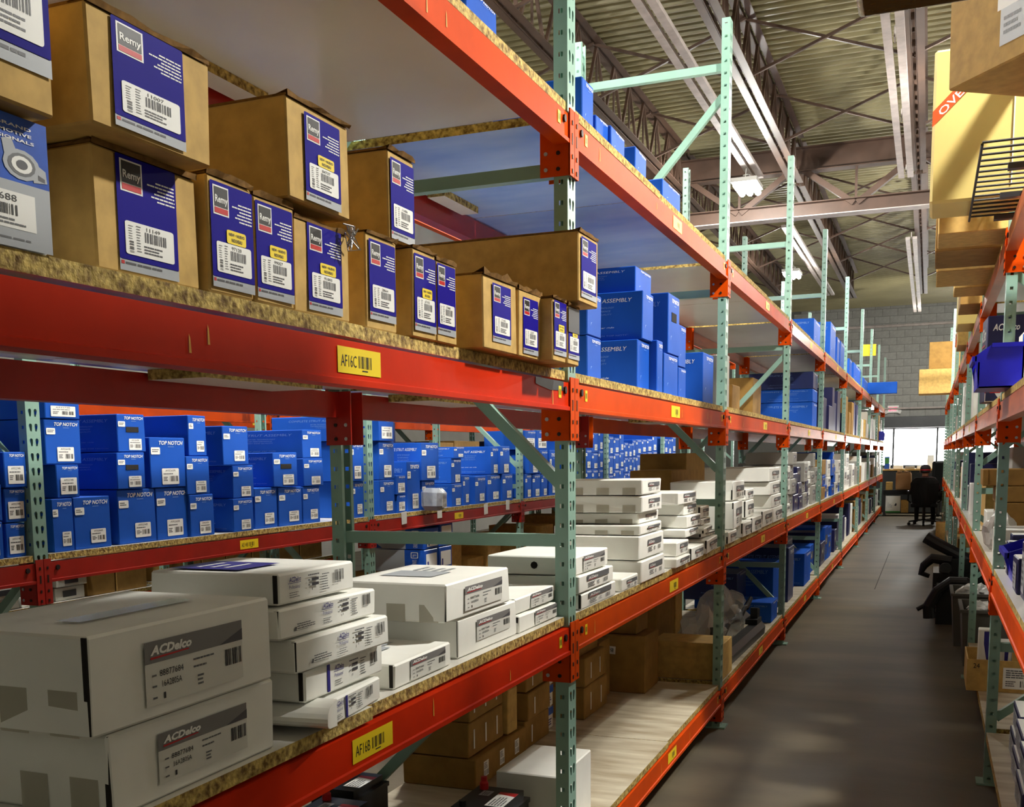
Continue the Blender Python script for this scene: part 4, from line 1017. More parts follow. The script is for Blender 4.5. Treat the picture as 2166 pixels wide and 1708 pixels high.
vs0 = [(0.03 + 0.02 * math.sin(math.pi * i / (n - 1)), -0.085 * math.sin(math.pi * i / (n - 1)) ** 0.6 - 0.0, 0.004 + 0.05 * i / (n - 1)) for i in range(n)]
vs1 = [(-0.13, y * 1.0, z) for x, y, z in vs0]
b.add(vs0 + vs1, [(i, i + 1, i + 1 + n, i + n) for i in range(n - 1)] + [tuple(range(n))], 'white_card')
o = obj('open_flap', b, s2e, (-0.02, -size(s2e)[1] / 2, 0.0))
s3 = mailer((834, 955, 1405, 1460), -1.025, zb_, 0.27, 'low white carton lying alone beside the flat stack', WG, 'ac', lab=(0.26, 0.10, 0.62, 0.80))
s4b = mailer((972, 1092, 1312, 1395), -1.035, zb_, 0.28, 'broad white carton carrying a taped one', WG, 'ac', lab=(0.28, 0.28, 0.58, 0.55), rot=-0.01)
s4a = mailer((946, 1079, 1236, 1307), -1.03, ztop(s4b) + .003, 0.29, 'broad white carton with clear tape lying on another', WG, 'ac', lab=(0.25, 0.16, 0.60, 0.64), tapes=2)
s5b = mailer((1099, 1180, 1304, 1341), -1.03, zb_, 0.26, 'flat white carton by the post, lower of two', WG, 'ac', lab=(0.38, 0.12, 0.58, 0.80))
s5a = mailer((1091, 1174, 1266, 1296), -1.04, ztop(s5b) + .002, 0.26, 'flat white carton by the post, upper of two', WG, 'ac', lab=(0.36, 0.10, 0.56, 0.82))
for o in (s3, s4a, s5a):
    d = Decal(); d.rect(0, 0.1, 0.5, 0.9, 'print_silver', 1); d.lines(0.55, 0.2, 1, 0.8, 4, 'print_silver', 1, 5); put(o, d.mesh('lid_print'), 'topf', size(o)[1] * .3, 0.08, size(o)[1] * .6, 0.18, size(o), 'lid_print')
WG2 = 'white cartons stacked beside the first post'
b3 = mailer((1231, 1303, 1257, 1290), -1.0, zb_, 0.27, 'white carton at the shelf edge after the post, lowest of three', WG2, 'acs', lab=(.18, .15, .66, .75))
b2 = mailer((1226, 1298, 1220, 1254), -1.0, ztop(b3) + .002, 0.27, 'white carton at the shelf edge after the post, middle of three', WG2, 'acs', lab=(.2, .15, .64, .75))
b1 = mailer((1219, 1287, 1178, 1217), -1.01, ztop(b2) + .002, 0.30, 'long white carton with a punched hole, on top of two by the post', WG2, 'ac', lab=(.2, .10, .66, .80))
s = size(b1); b = MB(); b.tube([(-0.14, -s[1] / 2 - 0.001, s[2] * .5), (-0.14, -s[1] / 2 - 0.002, s[2] * .5)], 0.012, 'seam_dark', 8); obj('punched_hole', b, b1)
b4 = mailer((1316, 1349, 1225, 1254), -1.0, zb_, 0.35, 'small white carton next to the tall stack', WG2, 'acs')
c = None
CG = 'tall stack of white cartons'
cs = []
for i, (u0, u1, vt, vb, xf, dp, lb, tp) in enumerate(((1357, 1406, 1187, 1233, -.995, .345, 'deep white carton at the foot of the tall stack', 0), (1354, 1404, 1135, 1183, -1.0, .345, 'deep white carton, second from below in the tall stack', 0), (1356, 1401, 1112, 1132, -1.0, .345, 'white carton with dented end, third from below in the tall stack', 2), (1352, 1393, 1086, 1107, -1.02, .33, 'white carton with sagging end, fourth from below in the tall stack', 3), (1359, 1400, 1049, 1082, -1.0, .345, 'taped white carton, second from top of the tall stack', 3), (1359, 1399, 1014, 1047, -1.0, .345, 'taped white carton on top of the tall stack', 3))):
    c = mailer((u0, u1, vt, vb), xf, zb_ if c is None else ztop(c) + .002, dp, lb, CG, 'acs', tapes=tp, lab=(.3, .2, .58, .55), panel=False); cs.append(c)
DG = 'second stack of white cartons'
c = None
for i, (u0, u1, vt, vb, xf, dp, lb) in enumerate(((1432, 1461, 1183, 1208, -.985, .27, 'lowest'), (1433, 1456, 1149, 1180, -1.0, .27, 'second lowest'), (1450, 1480, 1121, 1136, -1.02, .27, 'third lowest'), (1457, 1481, 1092, 1116, -1.02, .30, 'fourth lowest'), (1449, 1473, 1067, 1090, -1.04, .30, 'second highest'), (1438, 1472, 1043, 1066, -1.03, .30, 'topmost'))):
    c = mailer((u0, u1, vt, vb), xf, zb_ if c is None else ztop(c) + .002, dp, f'small white carton, {lb} of the second white stack', DG, 'acs', lab=(.25, .15, .66, .7), panel=False, rot=R.uniform(-.05, .05))
EG = 'white cartons at the foot of the second post'
e6 = mailer((1464, 1489, 1160, 1183), -0.99, zb_, .3, 'small white carton leaning at the foot of the second post, lower', EG, 'acs')
e5 = mailer((1492, 1522, 1143, 1172), -1.0, zb_, .3, 'small white carton with creased front by the second post', EG, 'acs', rot=.05)
e4 = mailer((1487, 1510, 1128, 1150), -1.03, ztop(e5) + .002, .3, 'small white carton lying on the creased one', EG, 'acs', rot=-.05)
e3 = mailer((1486, 1511, 1118, 1128), -1.01, ztop(e4) + .002, .3, 'small white carton third up by the second post', EG, 'acs', rot=.06)
e2 = mailer((1484, 1502, 1098, 1116), -1.05, ztop(e3) + .002, .3, 'small white carton fourth up by the second post', EG, 'acs')
e1 = mailer((1482, 1500, 1072, 1096), -1.05, ztop(e2) + .002, .3, 'small white carton on top by the second post', EG, 'acs')
FG = 'white cartons piled between the second and third posts'
f3 = mailer((1541, 1558, 1126, 1157), -0.99, zb_, .35, 'white carton standing right after the second post', FG, 'acs')
f4 = mailer((1572, 1590, 1107, 1143), -0.99, zb_, .35, 'white carton with torn end near the second post', FG, 'acs')
f2 = mailer((1549, 1574, 1063, 1098), -1.0, ztop(f3) + .002, .40, 'rounded white carton under the long one', FG, 'acs', rot=.05)
f1 = mailer((1551, 1575, 1019, 1061), -1.02, ztop(f2) + .002, .36, 'long white carton lying on the pile', FG, 'acs')
f5 = mailer((1592, 1611, 1096, 1133), -0.99, zb_, .35, 'white carton in the middle of the pile', FG, 'acs')
f6 = mailer((1578, 1595, 1060, 1098), -1.02, max(ztop(f4), ztop(f5)) + .002, .35, 'upright white carton in the upper pile', FG, 'acs')
f7 = mailer((1578, 1594, 1036, 1058), -1.03, ztop(f6) + .002, .35, 'white carton on top of the pile behind the long one', FG, 'acs')
g5 = mailer((1614, 1634, 1082, 1118), -1.0, zb_, .4, 'white carton with creased lid before the block of four', FG, 'acs')
c = None
for i, (u0, u1, vt, vb, lb) in enumerate(((1636, 1655, 1075, 1106, 'lowest'), (1632, 1652, 1048, 1079, 'second'), (1629, 1650, 1020, 1047, 'third'), (1628, 1649, 990, 1020, 'topmost'))):
    c = mailer((u0, u1, vt, vb), -1.0, zb_ if c is None else ztop(c) + .002, .72, f'long white carton, {lb} in the block of four by the third post', FG, 'acs', panel=False)

# dark purple cartons and others further along, generated bay by bay from the third bay on
def stack_run(y0, y1, x, z, mats, hmax, names, group, wid=(0.22, 0.42), dep=(0.35, 0.6), side=1, hs=(0.08, 0.2), art=None, avoid=(), fill=1.0):
    y = y0; out = []
    while y < y1 - 0.15:
        wd = min(R.uniform(*wid), y1 - y)
        if any(abs(y + wd / 2 - q) < wd / 2 + 0.06 for q in avoid): y += 0.04; continue
        if R.random() > fill: y += wd; continue
        zz = z; m = R.choice(mats); hm = R.uniform(0.55, 1.0) * hmax; lv = 0; dp = R.uniform(*dep)
        while zz - z < hm - hs[0]:
            h = min(R.uniform(*hs), hmax - (zz - z))
            if h < 0.05: break
            lb = names[m] + (' at the foot of its stack' if lv == 0 else ' further up its stack')
            o = carton('stock_carton', x - side * R.uniform(0.0, 0.04), y + 0.006, y + wd - 0.006, zz, zz + h, dp, m, lb, 'box', group, side=side, bev=0.004, rot=R.uniform(-.005, .005))
            if art and art.get(m): s = size(o); put(o, ART[art[m]], 'front', s[1] * .2, s[2] * .15, s[1] * .66, s[2] * .6, s)
            zz += h + 0.004; lv += 1; out.append(o)
        y += wd
    return out
NM = lambda t: {'white_card': 'white carton ' + t, 'grey_card': 'grey carton ' + t, 'kraft': 'tan carton ' + t, 'kraft_dark': 'brown carton ' + t, 'blue_box': 'blue carton ' + t, 'navy_box': 'navy carton ' + t, 'blue_deep': 'dark blue carton ' + t}
ARTM = {'white_card': 'acs', 'blue_box': 'acs', 'navy_box': 'acs', 'grey_card': 'acs'}
BAYN = {3: 'fourth', 4: 'fifth', 5: 'sixth', 6: 'seventh', 7: 'eighth', 8: 'ninth'}
for k in range(3, 9):
    big = dict(wid=(0.36, 0.62), hs=(0.16, 0.36)) if k > 4 else {}
    a, e = UY[k] + 0.05, UY[k + 1] - 0.05
    mb = {3: ['white_card', 'navy_box', 'grey_card'], 4: ['white_card', 'kraft_dark', 'blue_box'], 5: ['grey_card', 'white_card']}.get(k, ['grey_card', 'white_card', 'navy_box', 'kraft_dark'])
    stack_run(a, e, XF - 0.02, ZB + .001, mb, 0.50, NM(f'on the second shelf, {BAYN[k]} bay'), f'cartons on the second shelf, {BAYN[k]} bay', art=ARTM if k < 6 else None, **big)
    mc = {3: ['navy_box', 'blue_deep'], 4: ['navy_box', 'blue_deep'], 5: ['kraft', 'kraft_dark', 'navy_box']}.get(k, ['kraft', 'grey_card', 'white_card'])
    if k > 3: stack_run(a, e, XF - 0.02, ZC + .001, mc, 0.55, NM(f'on the third shelf, {BAYN[k]} bay'), f'cartons on the third shelf, {BAYN[k]} bay', hs=(0.25, 0.5), wid=(0.25, 0.5))
    if k == 3: continue
    ma = {4: ['blue_box', 'navy_box'], 5: ['navy_box', 'white_card']}.get(k, ['kraft_dark', 'navy_box', 'white_card'])
    stack_run(a, e, XF - 0.06, ZA + .001, ma, 0.5, NM(f'on the bottom shelf, {BAYN[k]} bay'), f'cartons on the bottom shelf, {BAYN[k]} bay', hs=(0.25, 0.5), wid=(.35, .6), art=ARTM if k < 5 else None)
# top shelf beyond the lamp
for i, (k, u0, u1, vt, vb, dp, rot) in enumerate(((3, 1722, 1735, 672, 712, .5, 0), (3, 1757, 1768, 679, 745, .4, 0), (4, 1771, 1776, 712, 750, .3, 0), (4, 1778, 1786, 720, 770, .3, 0), (5, 1797, 1802, 758, 780, .3, 0), (5, 1806, 1821, 766, 790, .4, 0), (6, 1826, 1836, 798, 812, .3, 0))):
    strut((u0, u1, vt, vb), -1.02, zd, dp, ('wide blue strut carton on the far top shelf', 'upright blue carton on the far top shelf, beside the wide one', 'slim purple blue carton on the far top shelf', 'tall blue carton on the far top shelf', 'slim blue carton on the far top shelf past the tall one', 'squat blue carton on the far top shelf', 'small blue carton last on the far top shelf')[i], 'blue cartons on the far top shelf', 'tnp', 'tnsp')
p = on_z(1897, 832, ZD + .001)
o = carton('long_carton', p.x, p.y, p.y + 0.25, ZD + .001, ZD + 0.20, 0.55, 'blue_box', 'long blue carton jutting out over the aisle near the exit sign', 'box')
# wide blue strut cartons by the fourth post and brown ones before them (third shelf)
z = ZC + .001
for i, (vt, lb) in enumerate(((851, 'lowest'), (823, 'middle'), (787, 'topmost'))):
    zt = on_y(1700, vt, 11.0).z
    o = carton('strut_carton', -1.04, 11.0, 11.45, z, zt, 0.60, 'blue_box' if i < 2 else 'blue_deep', f'very wide blue strut carton, {lb} of three by the fourth post', 'box', 'wide blue cartons by the fourth post'); s = size(o); put(o, ART['tnsp'], 'side', 0, 0, s[0], s[2], s, 'side_print'); put(o, ART['tnp'], 'front', 0, 0, s[1], s[2], s); z = zt + .002
for i, (x, y0, y1, h, dp, m, lb) in enumerate(((-1.12, 6.3, 6.5, .30, .3, 'kraft', 'upright tan carton just past the second post'), (-1.08, 6.62, 6.9, .16, .3, 'kraft_dark', 'low brown carton just past the second post'), (-1.02, 6.0, 6.14, .28, .3, 'grey_card', 'slim pale carton touching the second post'), (-1.3, 8.95, 9.4, .35, .45, 'kraft_dark', 'brown carton behind the third post'))):
    carton('plain_carton', x, y0, y1, ZC + .001, ZC + h, dp, m, lb, 'box')

# ---------------------------------------------------------------- bottom shelf of the aisle rack
def battery(x0, x1, y0, y1, label, rz=0.0):
    r = empty('car_battery', ((x0 + x1) / 2, (y0 + y1) / 2, ZA + .001), rz, label, 'battery', 'black car batteries on the bottom shelf')
    w_, l = (x1 - x0) / 2, (y1 - y0) / 2
    b = MB(); b.box((-w_, -l, 0), (w_, l, 0.155), 'black_plastic')
    for i in range(6): b.box((-w_ - .002, -l + .02 + i * .035, .01), (-w_ + .001, -l + .03 + i * .035, .145), 'black_plastic')
    obj('case', b, r)
    b = MB(); b.box((-w_ - .004, -l - .004, .155), (w_ + .004, l + .004, .17), 'black_plastic'); b.box((-w_ + .012, -l + .012, .17), (w_ - .012, l - .012, .195), 'black_plastic'); obj('cover', b, r)
    b = MB(); b.lathe([(.014, .195), (.014, .215), (.010, .222), (.010, .235)], 'print_red', 14, (-w_ + .04, l - .04, 0)); obj('terminal_cap', b, r)
    b = MB(); b.lathe([(.012, .195), (.012, .21)], 'black_plastic', 14, (-w_ + .04, -l + .04, 0)); obj('terminal', b, r)
    d = Decal(); d.rect(0, 0, 1, 1, 'print_white', 1); d.lines(.05, .1, .7, .9, 5, 'print_grey', 2, 4); d.poly([(.75, 0), (1, 0), (1, 1), (.85, 1)], 'print_red', 2)
    o = obj('top_label', d, r, (w_ - .012, -l * .55, .1957), (0, 0, math.pi / 2)); o.scale = (l * 1.1, .06, 1)
    d = Decal(); d.rect(0, 0, 1, 1, 'print_silver', 1); d.lines(.1, .2, .9, .8, 3, 'print_grey', 2, 6); o = obj('maker_label', d, r, (-.005, l * .15, .1957), (0, 0, math.pi / 2)); o.scale = (.05, .035, 1)
    return r
battery(-1.305, -1.13, 2.90, 3.155, 'black car battery with red cap, standing by the first post')
battery(-1.79, -1.63, 2.93, 3.155, 'black car battery at the back of the shelf by the rear post')
battery(-1.72, -1.54, 2.60, 2.88, 'black car battery with red cap, standing before the rear one')
carton('plain_carton', -1.06, 3.255, 3.62, ZA + .001, 0.455, 0.22, 'white_card', 'plain white carton behind the battery with red cap', 'box')
BRG = 'brown cartons on the bottom shelf'
def brown(name_u, xf, z0, dep, label, m='kraft_dark', staples=0, group=BRG, rot=0.0):
    y0, y1, zb, zt = px_box(xf, *name_u, z0=z0)
    o = carton('plain_carton', xf, y0, y1, zb, zt, dep, m, label, 'box', group, bev=0.004, rot=rot)
    s = size(o)
    for i in range(staples): put(o, ART['staple'], 'front', s[1] * (.15 + .3 * i), s[2] * .25, .008, s[2] * .4, s, 'carton_staple')
    return o
za = ZA + .001
o1 = carton('plain_carton', -1.52, 3.66, 4.22, ZA + .001, 0.36, .30, 'kraft_dark', 'low brown carton with paper labels at the foot of the stapled stack', 'box', BRG)
for i in range(3): put(o1, ART['ship'], 'front', .08 + .17 * i, .03, .05, .06, size(o1))
z = ztop(o1) + .002
for i, (h, lb) in enumerate(((.135, 'stapled brown carton in the middle of its stack'), (.145, 'stapled brown carton on top of its stack'))):
    o = carton('plain_carton', -1.545, 3.66, 4.02, z, z + h, .28, 'kraft_dark', lb, 'box', BRG, rot=.015 * i); s = size(o)
    for j in range(3): put(o, ART['staple'], 'front', s[1] * (.12 + .33 * j), s[2] * .2, .012, s[2] * .55, s, 'carton_staple')
    z += h + .002
carton('plain_carton', -1.53, 4.04, 4.14, ztop(o1) + .002, ztop(o1) + .19, .25, 'kraft', 'slim tan carton squeezed between two brown stacks', 'box', BRG)
z = za
for i, (h, lb) in enumerate(((.125, 'lowest'), (.12, 'second'), (.115, 'third'), (.11, 'topmost'))):
    o = carton('plain_carton', -1.535 + .01 * (i % 2), 4.26, 4.56, z, z + h, .24, 'kraft_dark', f'brown carton with a strip of tape, {lb} of four', 'box', BRG, rot=R.uniform(-.04, .04)); s = size(o)
    put(o, ART['staple'], 'front', s[1] * .25, s[2] * .15, .012, s[2] * .6, s, 'carton_staple'); z += h + .002
z = za
for i in range(3):
    o = carton('small_carton', -1.56, 4.60, 4.70, z, z + .10, .2, 'print_white', f'small white and blue carton, {("lowest", "middle", "topmost")[i]} beside the brown stack of four', 'box', 'small white and blue cartons'); s = size(o)
    d = Decal(); d.rect(0, .65, 1, 1, 'photo_blue', 1); d.lines(.2, .15, .8, .5, 3, 'print_navy', 1, i); put(o, d.mesh('carton_print'), 'front', 0, 0, s[1], s[2], s); z += .102
# stack at the back of the second bay
q = []
z = za
for i, (y0, y1, h, lb) in enumerate(((4.86, 5.24, .155, 'stapled brown carton, lowest of the back stack'), (4.86, 5.22, .14, 'stapled brown carton, second of the back stack'), (4.80, 5.18, .15, 'brown carton, third of the back stack'), (4.95, 5.25, .16, 'brown carton with blue label on top of the back stack'))):
    o = carton('plain_carton', -1.455 - (.03 if i > 1 else 0), y0, y1, z, z + h, .30, 'kraft_dark', lb, 'box', BRG, rot=R.uniform(-.03, .03)); s = size(o)
    if i < 2:
        for j in range(2): put(o, ART['staple'], 'front', s[1] * (.25 + .45 * j), s[2] * .2, .012, s[2] * .55, s, 'carton_staple')
    if i == 3:
        b = MB(); b.box((0, .02, .05), (.0015, .05, .12), 'photo_blue'); obj('blue_sticker', b, o)
    z += h + .002
carton('plain_carton', -1.50, 5.27, 5.47, za, za + .30, .28, 'kraft_dark', 'narrow brown carton between the back stack and the carton marked B121', 'box', BRG)
rb = carton('plain_carton', -1.325, 5.52, 5.82, za, 0.545, .42, 'kraft_dark', 'tall brown carton marked B121 upside down', 'box', BRG)
s = size(rb); put(rb, ART['b121'], 'side', s[0] * .62, s[2] * .80, .085, .042, s, rot=math.pi - 0.05); put(rb, ART['ship'], 'side', s[0] * .05, s[2] * .28, .12, .07, s)
carton('plain_carton', -1.38, 5.56, 5.80, ztop(rb) + .002, ztop(rb) + .10, .30, 'kraft_dark', 'flat brown carton lying on the carton marked B121', 'box', BRG)
# flat open carton, bagged bumper parts
fb = carton('plain_carton', -1.005, 5.97, 6.30, za, .445, .40, 'kraft', 'long low tan carton behind the second post', 'box', BRG)
s = size(fb); b = MB(); b.box((-s[0], -s[1] / 2 - .012, s[2] - .02), (.004, -s[1] / 2 + .02, s[2] + .006), 'kraft'); obj('folded_flap', b, fb)
carton('plain_carton', -1.46, 6.35, 6.85, za, .78, .34, 'kraft_dark', 'tall brown carton standing behind the bagged parts', 'box', BRG)
carton('plain_carton', -1.46, 6.9, 7.1, za, .74, .34, 'kraft', 'tall pale tan carton standing behind the bagged parts', 'box', BRG)
def blob(c, r, m, seed, n=14, sq=(1, 1, 1), rough=.25):
    rr = random.Random(seed); bm = bmesh.new(); bmesh.ops.create_icosphere(bm, subdivisions=3, radius=1.0)
    from mathutils import noise
    off = Vector((rr.uniform(0, 50), rr.uniform(0, 50), rr.uniform(0, 50)))
    for v in bm.verts:
        k = 1 + rough * noise.noise(v.co * 1.6 + off) * 2 + rough * .6 * noise.noise(v.co * 5 + off)
        p = v.co * k; v.co = Vector((p.x * r * sq[0], p.y * r * sq[1], max(p.z * r * sq[2], -r * sq[2] * .8)))
    me = bpy.data.meshes.new('bag'); bm.to_mesh(me); bm.free(); me.materials.append(M[m]); return me
bz = za + .0
for i, (x, y, r_, sq, lb) in enumerate(((-1.24, 6.55, .13, (1.0, 1.1, 1.3), 'clear plastic bag of black brackets behind the second post'), (-1.26, 7.35, .155, (.85, 1.9, 1.15), 'large crumpled clear plastic bag over black bumper parts'), (-1.30, 7.92, .14, (1.0, 1.3, .9), 'crumpled clear plastic bag beside the blue cartons'))):
    rt = empty('bagged_parts', (x, y, za), 0, lb, 'bag', 'clear bags of black parts')
    obj('plastic_film', blob((0, 0, 0), r_, 'clear_film', 20 + i, sq=sq, rough=.3), rt, (0, 0, r_ * sq[2] * .82))
    b = MB(); b.tube([(-.12, -.2, .06), (0, -.05, .10), (.1, .2, .12), (.12, .3, .18)], [.02, .025, .022, .015], 'black_plastic', 8); obj('bracket', b, rt)
    b = MB(); b.bar((-.1, .1, .05), (.1, -.1, .2), .03, .05, 'black_plastic'); obj('bracket', b, rt)
bp = empty('bumper_bar', (-1.075, 7.1, za), 0, 'long black plastic bumper bar lying along the shelf edge', 'car part')
b = MB(); b.ext([(-.05, .0), (.05, 0.0), (.055, .05), (.03, .085), (-.03, .085), (-.05, .06)], -.62, .62, 'black_plastic'); obj('bar', b, bp, (0, 0, 0), (0, 0, -.02))
b = MB(); b.box((-.05, .42, .085), (.03, .60, .12), 'black_plastic'); b.box((-.03, .50, .115), (.02, .53, .19), 'black_plastic'); b.box((-.03, .56, .115), (.02, .585, .18), 'black_plastic'); obj('mounting_bracket', b, bp, (0, 0, 0), (0, 0, -.02))
# blue cartons low in the third bay
for i, (xf, y0, y1, z0, z1, dp, m, lb) in enumerate(((-1.03, 8.20, 8.55, za, .39, .40, 'blue_box', 'bright blue carton on the bottom shelf by the third post'), (-1.10, 8.84, 9.3, za, .62, .62, 'blue_box', 'wide blue strut carton on the bottom shelf past the third post'), (-1.05, 9.4, 9.8, za, .70, .55, 'blue_deep', 'tall dark blue carton on the bottom shelf'), (-1.28, 8.20, 8.62, .395, .60, .40, 'blue_deep', 'dark blue carton resting on the bright one'), (-1.12, 9.9, 10.5, za, .50, .5, 'blue_box', 'blue carton lying low past the tall dark one'), (-1.14, 9.95, 10.5, .503, .72, .5, 'blue_deep', 'dark blue carton lying on the low one'), (-1.04, 10.6, 11.2, za, .55, .5, 'blue_box', 'blue carton before the fourth post'))):
    if i == 3: z0 = .395
    o = carton('strut_carton', xf, y0, y1, z0, z1, dp, m, lb, 'box', 'blue cartons on the bottom shelf'); s = size(o); put(o, ART['tnsp'], 'side', 0, 0, s[0], s[2], s, 'side_print'); put(o, ART['tnp'], 'front', 0, 0, s[1], s[2], s)
# behind the white mailers of the third bay: brown and grey cartons
for i, (xf, y0, y1, h, dp, lb) in enumerate(((-1.40, 6.45, 6.92, .40, .25, 'brown carton behind the long white mailer'), (-1.42, 6.98, 7.6, .50, .30, 'second brown carton behind the white pile'))):
    carton('plain_carton', xf, y0, y1, ZB + .001, ZB + h, dp, 'kraft_dark', lb, 'box')

# ---------------------------------------------------------------- opposite rack goods
OG = 'goods of the opposite rack'
def bin_mesh(w_, h, d_):
    """hopper bin: open front towards local +x"""
    b = MB(); t = .006; m = 'bin_blue'
    sidep = [(-d_ * .1, .0), (0.0, h * .62), (0.0, h * .74), (-d_ * .34, h), (-d_, h), (-d_, 0)]
    for s in (-1, 1):
        y = s * w_ / 2; a, c_ = (y, y - s * t)
        n = len(sidep); v = [(x, a, z) for x, z in sidep] + [(x, c_, z) for x, z in sidep]
        b.add(v, [tuple(range(n)), tuple(range(2 * n - 1, n - 1, -1))] + [(i, (i + 1) % n, (i + 1) % n + n, i + n) for i in range(n)], m)
    b.box((-d_, -w_ / 2, 0), (-d_ * .1, w_ / 2, t), m); b.box((-d_, -w_ / 2, 0), (-d_ + t, w_ / 2, h), m); b.box((-d_ * .1, -w_ / 2, 0), (-d_ * .1 + t, w_ / 2, h * .6), m)
    return b.mesh('hopper_bin')
def hopper(x, y, z, w_, h, d_, label, rim=True):
    r = tag(obj('hopper_bin', bin_mesh(w_, h, d_), None, (x, y, z), (0, 0, math.pi)), label, 'bin', 'blue plastic hopper bins')
    b = MB(); 
    for s in (-1, 1): b.box((-d_, s * w_ / 2 - .006, h - .012), (-d_ * .34, s * w_ / 2 + .006, h + .004), 'bin_blue')
    b.box((-.006, -w_ / 2, h * .62), (.010, w_ / 2, h * .74), 'bin_blue'); obj('rim', b, r)
    return r
hopper(.150, 4.90, 1.7215, .36, .165, .17, 'blue hopper bin jutting over the aisle on the third level of the opposite rack')
hopper(.285, 4.75, .9715, .36, .17, .35, 'blue hopper bin on the second level of the opposite rack')
p = on_y(1858, 908, 25.0); 
r = tag(obj('hopper_bin', bin_mesh(.2, .19, .12), None, (-.88, 25.0, ZC + .001)), 'small blue bin at the window end of the aisle rack', 'bin', 'blue plastic hopper bins')
def ac_pack(xf, y0, y1, z0, z1, dp, label, group, white=True):
    o = carton('part_pack', xf, y0, y1, z0, z1, dp, 'navy_box', label, 'box', group, side=-1, top='white_card' if white else None)
    s = size(o); d = ART.get('pack')
    if d is None:
        k = Decal(); k.rect(.12, .12, .88, .82, 'print_silver', 1); k.lines(.2, .2, .8, .75, 5, 'print_grey', 2, 3); ART['pack'] = k.mesh('pack_print')
        k = Decal(); k.text('ACDelco', .1, .72, .8, .88, 'print_white', 1, shear=.25, bold=.02); k.rect(.1, .66, .7, .68, 'print_red', 1); k.lines(.1, .2, .6, .55, 3, 'print_pale', 1, 4); ART['packs'] = k.mesh('pack_print')
    put(o, ART['pack'], 'front', 0, 0, s[1], s[2], s); put(o, ART['packs'], 'side2', 0, 0, s[0], s[2], s, 'side_print')
    return o
AG = 'navy part packs on the lowest level'
for j, (x, z0, z1) in enumerate(((.325, .241, .345), (.335, .347, .45), (.41, .452, .555))):
    for i, (ya, yb) in enumerate(((3.95, 4.28), (4.31, 4.64), (4.67, 4.98))):
        if j == 2 and i == 2: continue
        ac_pack(x + .012 * i, ya, yb, z0, z1, .3, f'navy part pack, {("lowest", "second", "third")[j]} layer, {("first", "second", "third")[i]} along the shelf', AG)
# open tray with upright packs
tr = empty('open_tray_carton', (.22, 6.36, .2415), 0, 'open tan tray carton with a shipping label on the lowest level', 'box')
for nm, a, c_ in (('tray_floor', (0, -.2, 0), (.6, .2, .005)), ('tray_wall', (0, -.2, .005), (.6, -.194, .165)), ('tray_wall', (0, .194, .005), (.6, .2, .165)), ('tray_wall', (0, -.194, .005), (.006, .194, .165)), ('tray_wall', (.594, -.194, .005), (.6, .194, .165))):
    b = MB(); b.box(a, c_, 'kraft'); obj(nm, b, tr)
o = obj('shipping_label', ART['ship'], tr, (.17, -.2008, .02), (math.pi / 2, 0, 0)); o.scale = (.16, .11, 1)
d = Decal(); d.text('24', .0, .0, .5, 1, 'print_black', 1); o = obj('marker_writing', d, tr, (.03, -.2008, .12), (math.pi / 2, 0, 0)); o.scale = (.06, .025, 1)
for i, (x, y, h) in enumerate(((.05, -.1, .31), (.15, -.08, .25), (.27, -.09, .26))):
    o = carton('part_pack', .22 + x, 6.36 + y - .05, 6.36 + y + .05, .2475, .2475 + h, .06, 'white_card', f'slim white and blue pack standing in the tan tray, {("tallest, at the corner", "second", "third")[i]}', 'box', 'packs in the tan tray', side=-1)
    s = size(o); b = MB(); b.box((-s[0], s[1] / 2, .02), (-s[0] * .45, s[1] / 2 + .001, s[2] - .01), 'print_navy'); obj('blue_panel', b, o)
# second level: packs near the bin, long brown cartons, white carton
BG2 = 'part packs on the second level of the opposite rack'
z = .9715
for i, (x, ya, yb, h, m) in enumerate(((.33, 3.55, 3.75, .24, 'n'), (.33, 3.8, 4.0, .17, 'n'), (.31, 4.08, 4.24, .20, 'n'), (.30, 4.30, 4.5, .13, 'n'), (.31, 4.96, 5.06, .14, 'n'), (.33, 5.1, 5.22, .16, 'n'))):
    ac_pack(x, ya, yb, z, z + h, .16, f'white topped navy pack near the blue bin, {ORD[i]} along the second level', BG2)
for i in range(6):
    y = 5.42 + i * .12
    o = carton('part_pack', .31, y, y + .10, z, z + R.uniform(.1, .16), .14, 'white_card' if i % 2 else 'grey_card', 'slim pale pack in the row past the frame on the second level', 'box', 'slim packs past the opposite frame', side=-1)
    s = size(o); b = MB(); b.box((-s[0] * .9, s[1] / 2 - .0005, .01), (-s[0] * .3, s[1] / 2 + .001, s[2] * .6), 'print_navy'); obj('blue_panel', b, o)
zz = z
for i, (h, x, lb) in enumerate(((.235, .34, 'lowest'), (.085, .33, 'middle'), (.09, .265, 'topmost'))):
    o = carton('long_carton', x, 6.45, 6.72, zz, zz + h, .85, 'kraft_dark', f'long brown carton, {lb} of three lying across the second level', 'box', 'long brown cartons of the opposite rack', side=-1); zz += h + .002
    s = size(o); b = MB(); b.box((-.03, s[1] / 2 - .001, 0.003), (-.028, s[1] / 2 + .0012, s[2] - .003), 'kraft_edge'); obj('end_seam', b, o)
o = carton('plain_carton', .42, 6.75, 7.2, z, 1.50, .7, 'grey_card', 'pale carton with printed side behind the long brown ones', 'box', side=-1); s = size(o); put(o, ART['ship'], 'side2', s[0] * .1, s[2] * .8, s[0] * .5, s[2] * .12, s)
carton('plain_carton', .33, 7.30, 7.62, z, 1.12, .4, 'white_card', 'white carton beside the second opposite frame', 'box', side=-1)
